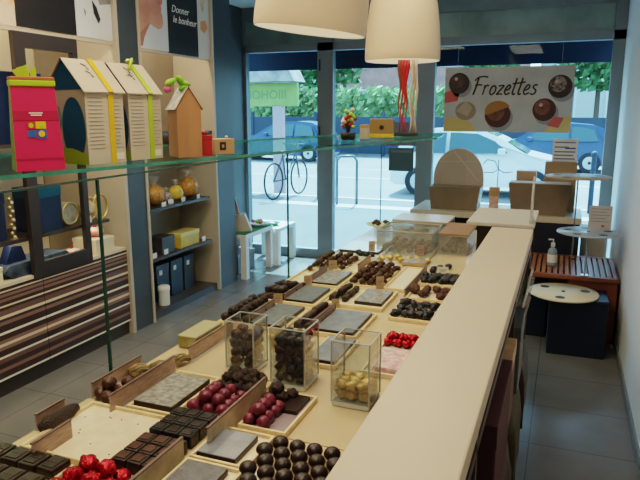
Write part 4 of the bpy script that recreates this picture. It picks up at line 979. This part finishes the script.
# handwritten lettering from strokes
def stroke(mb, pts, w=.0075):
    ex = []
    P = [Vector((p[0], p[1])) for p in pts]
    # smooth with catmull-rom
    for i in range(len(P) - 1):
        p0, p1, p2, p3 = P[max(0, i - 1)], P[i], P[i + 1], P[min(len(P) - 1, i + 2)]
        for k in range(5):
            t_ = k / 5
            ex.append(.5 * ((2 * p1) + (-p0 + p2) * t_ + (2 * p0 - 5 * p1 + 4 * p2 - p3) * t_ ** 2 + (-p0 + 3 * p1 - 3 * p2 + p3) * t_ ** 3))
    ex.append(P[-1])
    mb.tube([(q.x, 0, q.y) for q in ex], w, PRINT, 6)
lt = MB(); X0, Z0, S = -.30, .335, .12
def wr(pts, dx, w=.0065):
    stroke(lt, [(X0 + dx + (p[0] + p[1] * .22) * S, Z0 + p[1] * S) for p in pts], w)
# F
wr([(0, 0), (.08, .6), (.12, 1.25)], 0, .008); wr([(-.12, 1.05), (.1, 1.3), (.5, 1.35), (.8, 1.3)], 0, .007); wr([(-.02, .7), (.25, .75), (.5, .72)], 0)
# r
wr([(0, .72), (.03, .35), (0, 0)], .085); wr([(.02, .45), (.15, .7), (.32, .66)], .085)
# o
wr([(.25, .68), (.05, .55), (0, .2), (.15, 0), (.35, .15), (.38, .5), (.22, .68)], .145)
# z
wr([(0, .64), (.38, .66), (.2, .35), (0, .02), (.2, .06), (.42, .0)], .21)
# e
wr([(0, .3), (.25, .38), (.34, .58), (.2, .7), (.05, .5), (0, .2), (.15, 0), (.4, .12)], .275)
# t t
wr([(.06, 1.2), (.03, .6), (0, .12), (.1, 0), (.2, .08)], .345, .0075); wr([(-.15, .78), (.2, .82), (.75, .9)], .345)
wr([(.06, 1.2), (.03, .6), (0, .12), (.1, 0), (.2, .08)], .395, .0075)
# e s
wr([(0, .3), (.25, .38), (.34, .58), (.2, .7), (.05, .5), (0, .2), (.15, 0), (.4, .12)], .44)
wr([(.34, .66), (.14, .68), (.06, .5), (.3, .28), (.26, .05), (.08, 0), (-.05, .08)], .505)
lt.build('lettering', sg, (0, -.008, 0))
MB().tube([(-.45, 0, SHt), (-.45, 0, 1.28)], .0015, STEEL, 4).build('wire', sg); MB().tube([(.45, 0, SHt), (.45, 0, 1.28)], .0015, STEEL, 4).build('wire', sg)

# notice and grey panel on the door post
t = thing('door_notice', 'dark green notice card fixed beside the middle window post', 'notice', (-1.57, 6.306, 1.0))
MB().box(-.13, .13, -.004, .004, 0, .24, mat('notice_green', (.07, .12, .13), .4)).build('card', t); MB().box(-.11, .11, -.005, -.004, .19, .215, mat('notice_line', (.16, .2, .2), .5)).build('print_lines', t)
t = thing('door_panel', 'mauve grey panel fixed beside the middle window post above the green notice', 'notice', (-1.59, 6.306, 1.26))
MB().prism([(-.16, .0), (.17, .0), (.17, .24), (-.05, .24), (-.17, .20)], 'y', -.004, .004, mat('mauve_panel', (.17, .16, .19), .5)).build('card', t); MB().box(-.1, .1, -.005, -.004, .03, .04, PRINTG).build('print_lines', t)

# ------------------------------------------------------------------ far right: bin, chest, tiered discs
t = thing('navy_bin', 'dark navy box standing on the floor under the white holed disc', 'box', (.155, 4.40, 0), .02)
MB().box(-.18, .18, -.15, .15, 0, .39, NAVYB, .008).build('body', t); MB().box(-.186, .186, -.156, .156, .365, .395, NAVYB, .008).build('lid', t)
t = thing('navy_bin', 'second dark navy box left of the first, half hidden by the counter', 'box', (-.14, 4.68, 0))
MB().box(-.10, .10, -.12, .12, 0, .37, NAVYB, .008).build('body', t); MB().box(-.105, .105, -.125, .125, .345, .38, NAVYB, .006).build('lid', t)
# wooden chest with slatted top
t = thing('slatted_chest', 'reddish wooden chest with slatted top beside the white wall', 'chest', (.11, 4.90, 0))
MB().box(-.02, .30, -.30, .38, 0, .44, WOODR, .004).box(-.33, -.02, -.06, .38, 0, .44, WOODR, .004).build('body', t)
sm = MB().box(-.33, .305, .33, .38, .44, .47, WOODR, .003).box(-.33, .305, -.32, -.28, .44, .47, WOODR, .003)
for k in range(16): sm.box(-.325 + k * .0398, -.325 + k * .0398 + .028, -.28, .33, .445, .468, WOODRL, .002)
sm.build('slatted_top', t)
# sanitizer bottle
t = thing('pump_bottle', 'clear pump bottle of sanitiser on the slatted chest', 'bottle', (-.03, 4.84, .471))
MB().lathe([(0, 0), (.032, 0), (.034, .01), (.034, .11), (.026, .13), (.012, .14), (.012, .15)], mat('bottle_clear', (.30, .36, .42), .1)).build('body', t)
MB().cyl(0, 0, .148, .175, .015, BOTW).tube([(0, 0, .17), (0, 0, .20), (-.035, 0, .198)], .006, BOTW, 8).build('pump', t)
MB().lathe([(.0346, .03), (.0346, .09)], WHITEP, n=20).build('label_band', t)
# discs
def discmesh(r, m, th=.012, holes=5):
    bm = bmesh.new()
    n = 48; mb = MB()
    mb.lathe([(0, 0), (r, 0), (r + .002, th / 2), (r, th), (0, th)], m, n=n)
    for k in range(holes):
        a = 2 * PI * k / holes + .4; mb.cyl(r * .68 * math.cos(a), r * .68 * math.sin(a), th - .0005, th + .0008, r * .14, mat('disc_hole', (.03, .02, .02), .5), n=16)
    mb.cyl(0, 0, th, th + .001, r * .06, mat('disc_hole', (.03, .02, .02), .5), n=12)
    return mb
t = thing('display_disc', 'cream white holed display disc lying on the navy box', 'display disc', (.06, 4.36, .396)); discmesh(.222, mat('disc_white', (.84, .74, .55), .5), .014, 3).build('plate', t)
MB().cyl(0, 0, .014, .02, .012, PRINT).build('centre_cap', t)
t = thing('disc_stand', 'round blue-grey holed tray on a steel pole, nearer of the two', 'display stand', (.192, 4.62, .471))
discmesh(.205, mat('disc_bluegrey', (.36, .42, .48), .3), .01, 5).build('plate', t, (0, 0, .305)); MB().cyl(0, 0, .0, .305, .006, STEEL).build('pole', t); MB().cyl(0, 0, 0, .005, .028, STEEL).build('foot', t)
t = thing('disc_stand', 'round cream topped tray on the taller steel pole beside the window', 'display stand', (.11, 5.12, .471))
discmesh(.235, mat('disc_beige', (.52, .42, .30), .4), .012, 5).build('plate', t, (0, 0, .64)); MB().cyl(0, 0, .0, .64, .006, STEEL).build('pole', t); MB().cyl(0, 0, 0, .005, .028, STEEL).build('foot', t)
t = thing('notice_card', 'grey printed card leaning on the blue-grey disc tray', 'sign', (.265, 4.70, .788), 0, rot=(-.12, 0, 0))
MB().box(-.075, .075, -.003, .003, 0, .17, mat('card_grey', (.46, .44, .42), .6)).build('card', t)
ps = MB()
for k in range(5): ps.box(-.06, .06 - .02 * (k % 2), -.004, -.003, .145 - k * .022, .150 - k * .022, PRINTG)
ps.ball((.02, -.006, .03), .012, REDBOX, .6, 1).build('print_lines', t)
t = thing('cream_carton', 'cream carton between the stands on the window side of the wall', 'box', (.275, 5.75, 0))
MB().box(-.09, .10, -.12, .12, 0, .62, HOUSEW, .004).build('body', t); MB().box(-.095, .105, -.125, .125, .56, .63, CARDC, .003).build('lid', t)

# ------------------------------------------------------------------ pendant lamps
def pendant(x, y, z, label, rot=(0, 0, 0), s=1.):
    t = thing('pendant_lamp', label, 'lamp', (x, y, z), rot=rot)
    R_ = .225 * s
    prof = [(R_ * .985, 0), (R_, .012), (R_ * 1.0, .05), (R_ * .985, .12), (R_ * .95, .22), (R_ * .89, .32), (R_ * .78, .42), (R_ * .55, .50), (R_ * .2, .54), (.02, .55)]
    MB().lathe(prof, SHADE, n=56).build('shade', t)
    MB().lathe([(r - .006, z_ + .002) for r, z_ in prof[:-1]] + [(0.001, .54)], SHADEI, n=56).lathe([(R_ * .985 - .006, .002), (R_ * .985, 0)], SHADEI, n=56).build('inner_shade', t)
    MB().cyl(0, 0, .545, .60, .022, STEEL).build('cap', t)
    b = MB().ball((0, 0, .30), .045, mat('bulb', (1, .9, .7), .4, emit=1.2), 1.1, 2).build('bulb', t)
    MB().tube([(0, 0, .6), (0, 0, 2.695 - z)], .003, PRINT, 6).build('cord', t)
    return t
pendant(-.985, 2.40, 1.915, 'large cream pendant lamp shade hanging nearer, slightly tilted, at the top centre', rot=(0, math.radians(7), 0))
pendant(-.955, 3.80, 1.90, 'cream pendant lamp shade hanging farther back, right of the tilted one')

# ------------------------------------------------------------------ outside
tag(MB().box(-30, 25, 6.4, 11.2, -.35, -.03, PAVE_SHADED).build('pavement'), kind='structure')
tag(MB().box(-30, 25, 10.15, 10.5, -.03, -.026, LINEW).build('trim_5'), kind='structure')
tag(MB().box(-40, 30, 11.2, 60, -.6, -.20, ROAD).build('road'), kind='structure')
for k, (a, b) in enumerate(((11.2, 11.35), (16.4, 16.55), (19.0, 19.1))):
    tag(MB().box(-40, 30, a, b, -.2, -.02 if k == 0 else -.195, LINEW).build('road_line'), 'white painted road line %s' % ('along the kerb', 'behind the white car', 'beside the far parking bays')[k], 'road marking') if k else tag(MB().box(-40, 30, a, b, -.2, -.02, LINEW).build('kerb'), kind='structure')
def car(x, y, flip, paint, label, length=3.9, hgt=1.47):
    t = thing('parked_car', label, 'car', (x, y, -.2), PI if flip else 0)
    l = length / 2; W = .84
    prof = [(-l, .30), (-l + .02, .62), (-l + .08, .90), (-l + .30, 1.30), (-l + .60, 1.42), (-l + 1.2, hgt), (-l + 1.9, 1.44), (-l + 2.35, 1.25), (-l + 2.85, .95), (l - .35, .82), (l - .06, .66), (l, .45), (l - .02, .26), (-l + .1, .22)]
    mb = MB(); n = len(prof)
    def half(z_): return W if z_ < .9 else W - (z_ - .9) * .38
    vs = [(px, -half(pz), pz) for px, pz in prof] + [(px, half(pz), pz) for px, pz in prof]
    # resample: extrude with body side split at the belt line
    mb.add(vs, [list(range(n)), list(range(2 * n - 1, n - 1, -1))], paint)
    mb.add(vs, [(i, n + i, n + (i + 1) % n, (i + 1) % n) for i in range(n)], paint)
    mb.build('body', t)
    for sy in (-1, 1):
        for pts in ([(-l + .45, .95), (-l + .58, 1.28), (-l + .95, 1.36), (-l + 1.20, 1.37), (-l + 1.20, .93)], [(-l + 1.28, .93), (-l + 1.28, 1.37), (-l + 1.85, 1.35), (-l + 2.22, 1.20), (-l + 2.50, .96)]):
            f = [(px, sy * (half(pz) + .012), pz) for px, pz in pts]
            MB().add(f, [list(range(len(f)))], CARG).build('side_window', t)
    MB().add([(-l + 1.98, -.58, 1.43), (-l + 1.98, .58, 1.43), (-l + 2.88, .72, .97), (-l + 2.88, -.72, .97)], [(0, 1, 2, 3)], CARG).build('windscreen', t)
    MB().add([(-l + .06, -.62, .92), (-l + .06, .62, .92), (-l + .29, .6, 1.31), (-l + .29, -.6, 1.31)], [(0, 1, 2, 3)], CARG).build('rear_window', t)
    for wx in (-l + .65, l - .72):
        for sy in (-1, 1):
            w = MB().cyl(0, 0, -.1, .1, .31, TYRE, n=24).build('wheel', t, (wx, sy * (W - .08), .31), rot=(PI / 2, 0, 0))
            MB().cyl(0, 0, -.106, .106, .19, RIM, n=16).cyl(0, 0, -.108, .108, .05, TYRE, n=10).build('rim', w)
    for sy in (-1, 1):
        MB().ball((l - .16, sy * .62, .66), .12, RIM, .7, 2).build('headlight', t); MB().box(-l + 2.30, -l + 2.45, sy * .86 - .06, sy * .86 + .06, .93, 1.05, paint, .02).build('mirror', t)
        MB().ball((-l + .10, sy * .70, .80), .10, REDBOX, 1.2, 2).build('tail_light', t)
car(-1.72, 14.3, False, CARW, 'white hatchback parked outside across the pavement', 3.75)
car(-.6, 21.0, True, CARB, 'blue hatchback parked behind the white car', 3.9)
car(-10.2, 22.0, True, CARB, 'blue car parked far left beyond the bicycle', 4.2)
# bicycle
t = thing('bicycle', 'parked bicycle on the sunny pavement outside the left window', 'bicycle', (-5.0, 11.0, -.03), 1.48)
MW = mat('bike_dark', (.04, .06, .09), .4)
for wx in (-.50, .50):
    w = MB().tube([(.335 * math.cos(a), 0, .335 * math.sin(a)) for a in [k * PI / 16 for k in range(32)]], .018, TYRE, 8, True).build('wheel', t, (wx, 0, .353))
    sp_ = MB()
    for k in range(8): sp_.tube([(0, 0, 0), (.33 * math.cos(k * PI / 4), 0, .33 * math.sin(k * PI / 4))], .004, STEEL, 4)
    sp_.build('spokes', w)
MB().tube([(-.50, 0, .353), (-.16, 0, .80), (.36, 0, .84), (-.05, 0, .35), (-.16, 0, .80)], .018, MW, 8).tube([(-.05, 0, .35), (-.50, 0, .353)], .015, MW, 8).tube([(.50, 0, .353), (.36, 0, .84), (.33, 0, 1.0)], .018, MW, 8).build('frame', t)
MB().tube([(.30, -.25, 1.02), (.36, 0, 1.0), (.30, .25, 1.02)], .014, MW, 8).build('handlebar', t); MB().box(-.28, -.06, -.06, .06, .86, .91, BLACK, .02).tube([(-.16, 0, .8), (-.17, 0, .87)], .012, MW).build('saddle', t)
# bike racks and bollards
for k, (x, y) in enumerate(((-4.05, 11.0), (-3.45, 12.8 - 1.8))):
    t = MB().tube([(-.0, -.0, 0), (0, 0, .78), (.06, 0, .86), (.30, 0, .86), (.36, 0, .78), (.36, 0, 0)], .025, mat('rack_grey', (.12, .15, .17), .4, metal=.3), 8).build('bike_rack', loc=(x - .3, y - .6 * k, -.03), rz=.5)
    tag(t, ('grey hoop bike rack right of the door post outside', 'grey hoop bike rack nearer the white car')[k], 'bike rack')
for k, (x, y) in enumerate(((-6.7, 11.0), (-6.0, 11.9 - .9), (.45, 13.0 - 2), (.15, 10.9))):
    t = thing('bollard', ('dark bollard at the left edge of the left window', 'dark bollard between window edge and bicycle', 'dark bollard by the right window frame', 'dark bollard just right of the tan carton')[k], 'bollard', (x, y, -.03))
    MB().cyl(0, 0, 0, .95, .04, FENCE, n=12).build('post', t); MB().ball((0, 0, .96), .055, FENCE, 1, 2).build('knob', t)
# green sign with canopy
t = thing('street_sign', 'bright green street banner with faint lettering on a mauve post', 'sign', (-5.85, 12.2, -.2))
MB().box(-.62, .58, -.05, .05, 1.92, 2.40, SIGNGR, .01).build('banner', t)
text_mesh('lettering', 'IOHOIII', .26, SIGNGL, Matrix.Translation((-.1, -.056, 2.15)) @ FACE_Y, t)
MB().box(.02, .24, -.08, .08, 0, 1.92, POSTP, .01).build('post', t)
MB().prism([(-.85, 2.42), (.62, 2.42), (.46, 2.72), (-.85, 2.72)], 'y', -.3, .3, mat('canopy_grey', (.42, .40, .37), .8, c2=(.20, .20, .20), vscale=4)).build('canopy', t)
# hedge, trees
def leaves(name, cx, cy, cz, rx, ry, rz_, n, m, size, box=False):
    mb = MB(); 
    for i in range(n):
        if box: p = Vector((random.uniform(-rx, rx), random.uniform(-ry, ry), random.uniform(-rz_, rz_) + .25 * noise.noise(Vector((i * .01, 0, 0)))))
        else:
            v = Vector((random.gauss(0, 1), random.gauss(0, 1), random.gauss(0, 1))).normalized() * random.uniform(.55, 1) ; k = 1 + .35 * noise.noise(v * 2.5 + Vector((cx, 0, 0)))
            p = Vector((v.x * rx * k, v.y * ry * k, v.z * rz_ * k))
        a = Vector((random.gauss(0, 1), random.gauss(0, 1), random.gauss(0, 1))).normalized(); b = a.orthogonal().normalized(); s = size * random.uniform(.6, 1.3)
        c_ = a.cross(b); p += Vector((cx, cy, cz))
        mb.add([p + b * s, p + c_ * s * .6, p - b * s, p - c_ * s * .6], [(0, 1, 2, 3)], m)
    return mb
hm = leaves('hedge', -10.5, 27, 1.65, 9.5, .9, .95, 9000, HEDGEG, .17, True)
hm.box(-20, -1, 26.6, 27.6, -.2, 2.4, HEDGEG)
tag(hm.build('hedge'), 'long light green clipped hedge across the street', 'hedge', kind='stuff')
fn = thing('street_fence', 'long dark blue fence in front of the hedge across the street', 'fence', (-4, 25, -.2))
MB().box(-18, 18, -.03, .03, .1, 1.6, FENCE).build('panel', fn)
for k in range(13): MB().box(-18 + k * 3 - .06, -18 + k * 3 + .06, -.07, .03, 0, 1.8, FENCE).build('post', fn)
for k, (x, y, z_, r, lb) in enumerate(((-11.5, 29.5, 4.4, 2.2, 'dark green tree behind the hedge at the far left'), (-17.5, 33, 3.6, 2.0, 'dark green tree half hidden by the left window edge'), (-3.6, 31.0, 3.4, 1.3, 'small green tree between the facade columns'), (1.2, 31.5, 4.3, 1.8, 'green tree behind the right edge of the Frozettes sign'), (6.2, 31, 3.0, 1.6, 'green tree beyond the right window frame'))):
    t = thing('street_tree', lb, 'tree', (x, y, -.2), group=None)
    leaves('c', 0, 0, z_, r, r, r * .9, 1300, TREEG, .22).build('crown', t); MB().cyl(0, 0, 0, z_ - .6, .14, BARK, .09, 10).build('trunk', t)
# buildings
for k, (x0, x1, y, m, h, lb) in enumerate(((-24, -13.5, 38, FACW, 8, 'pale building behind the trees on the far left'), (-13, -2.2, 36, BRICKW, 8, 'pinkish brick building with white window bays behind the hedge'), (-1.6, 12, 38, FACW, 8, 'pale building behind the blue car'))):
    t = thing('building', lb, 'building', ((x0 + x1) / 2, y, -.2)); hw = (x1 - x0) / 2
    MB().box(-hw, hw, 0, 3, 0, h, m).build('wall', t)
    nn = int(hw * 2 / 2.4)
    for i in range(nn):
        xx = -hw + (i + .5) * 2 * hw / nn
        for zz in (1.4, 4.4):
            f = MB().box(xx - .62, xx + .62, -.08, 0, zz - .12, zz + 1.72, WHITE).build('window_frame', t); MB().box(xx - .48, xx + .48, -.1, -.08, zz, zz + 1.6, WINB).build('pane', f)
    MB().box(-hw - .2, hw + .2, -.3, 3.1, h, h + .3, FACW).build('roof', t)

# ------------------------------------------------------------------ lights
w = bpy.data.worlds.new('world'); scn.world = w; w.use_nodes = True
nt = w.node_tree; bg = nt.nodes['Background']
sky = nt.nodes.new('ShaderNodeTexSky'); sky.sky_type = 'NISHITA'; sky.sun_disc = False; sky.sun_elevation = math.radians(50); sky.sun_rotation = math.radians(-60)
hs = nt.nodes.new('ShaderNodeHueSaturation'); hs.inputs['Saturation'].default_value = .45
nt.links.new(sky.outputs[0], hs.inputs['Color']); nt.links.new(hs.outputs[0], bg.inputs[0]); bg.inputs[1].default_value = 1.05
def lamp(kind, name, loc, energy, color, size=1., sy=None, rot=(0, 0, 0), **k):
    l = bpy.data.lights.new(name, kind); o = bpy.data.objects.new(name, l); col.objects.link(o)
    l.energy = energy; l.color = color; o.location = loc; o.rotation_euler = rot
    if kind == 'AREA':
        l.size = size
        if sy: l.shape = 'RECTANGLE'; l.size_y = sy
    for a, b in k.items(): setattr(l, a, b)
    return o
sun = lamp('SUN', 'sun', (0, 0, 10), 24, (1, .97, .92), angle=math.radians(.6))
d = Vector((.12, -.70, -1.0)); sun.rotation_euler = d.to_track_quat('-Z', 'Y').to_euler()
WARM = (1, .80, .56)
lamp('AREA', 'ceiling_light', (-.75, .9, 2.66), 19, WARM, .5, 1.6)
lamp('AREA', 'ceiling_light', (-.70, 3.0, 2.66), 10, WARM, .5, 1.2)
lamp('AREA', 'ceiling_light', (-2.0, 2.4, 2.66), 34, WARM, .6, 2.0)
lamp('AREA', 'niche_light', (-3.05, 2.4, 2.66), 16, WARM, .10, 1.3)
lamp('AREA', 'niche_light', (-3.05, 4.2, 2.66), 8, WARM, .10, .6)
lamp('AREA', 'niche_light', (-2.98, 2.9, .85), 1.0, WARM, .08, .9)
# daylight through the glass
#lamp('AREA', 'window_daylight', (-1.4, 6.6, 1.25), 85, (.60, .82, 1.0), 3.4, 1.9, rot=(math.radians(-90), 0, 0))

scn.view_settings.view_transform = 'Filmic'
scn.view_settings.look = 'Medium High Contrast'
scn.view_settings.exposure = 0.25
scn.cycles.use_denoising = True
scn.cycles.max_bounces = 8; scn.cycles.transparent_max_bounces = 24
scn.cycles.sample_clamp_indirect = 4
scn.cycles.caustics_reflective = False; scn.cycles.caustics_refractive = False
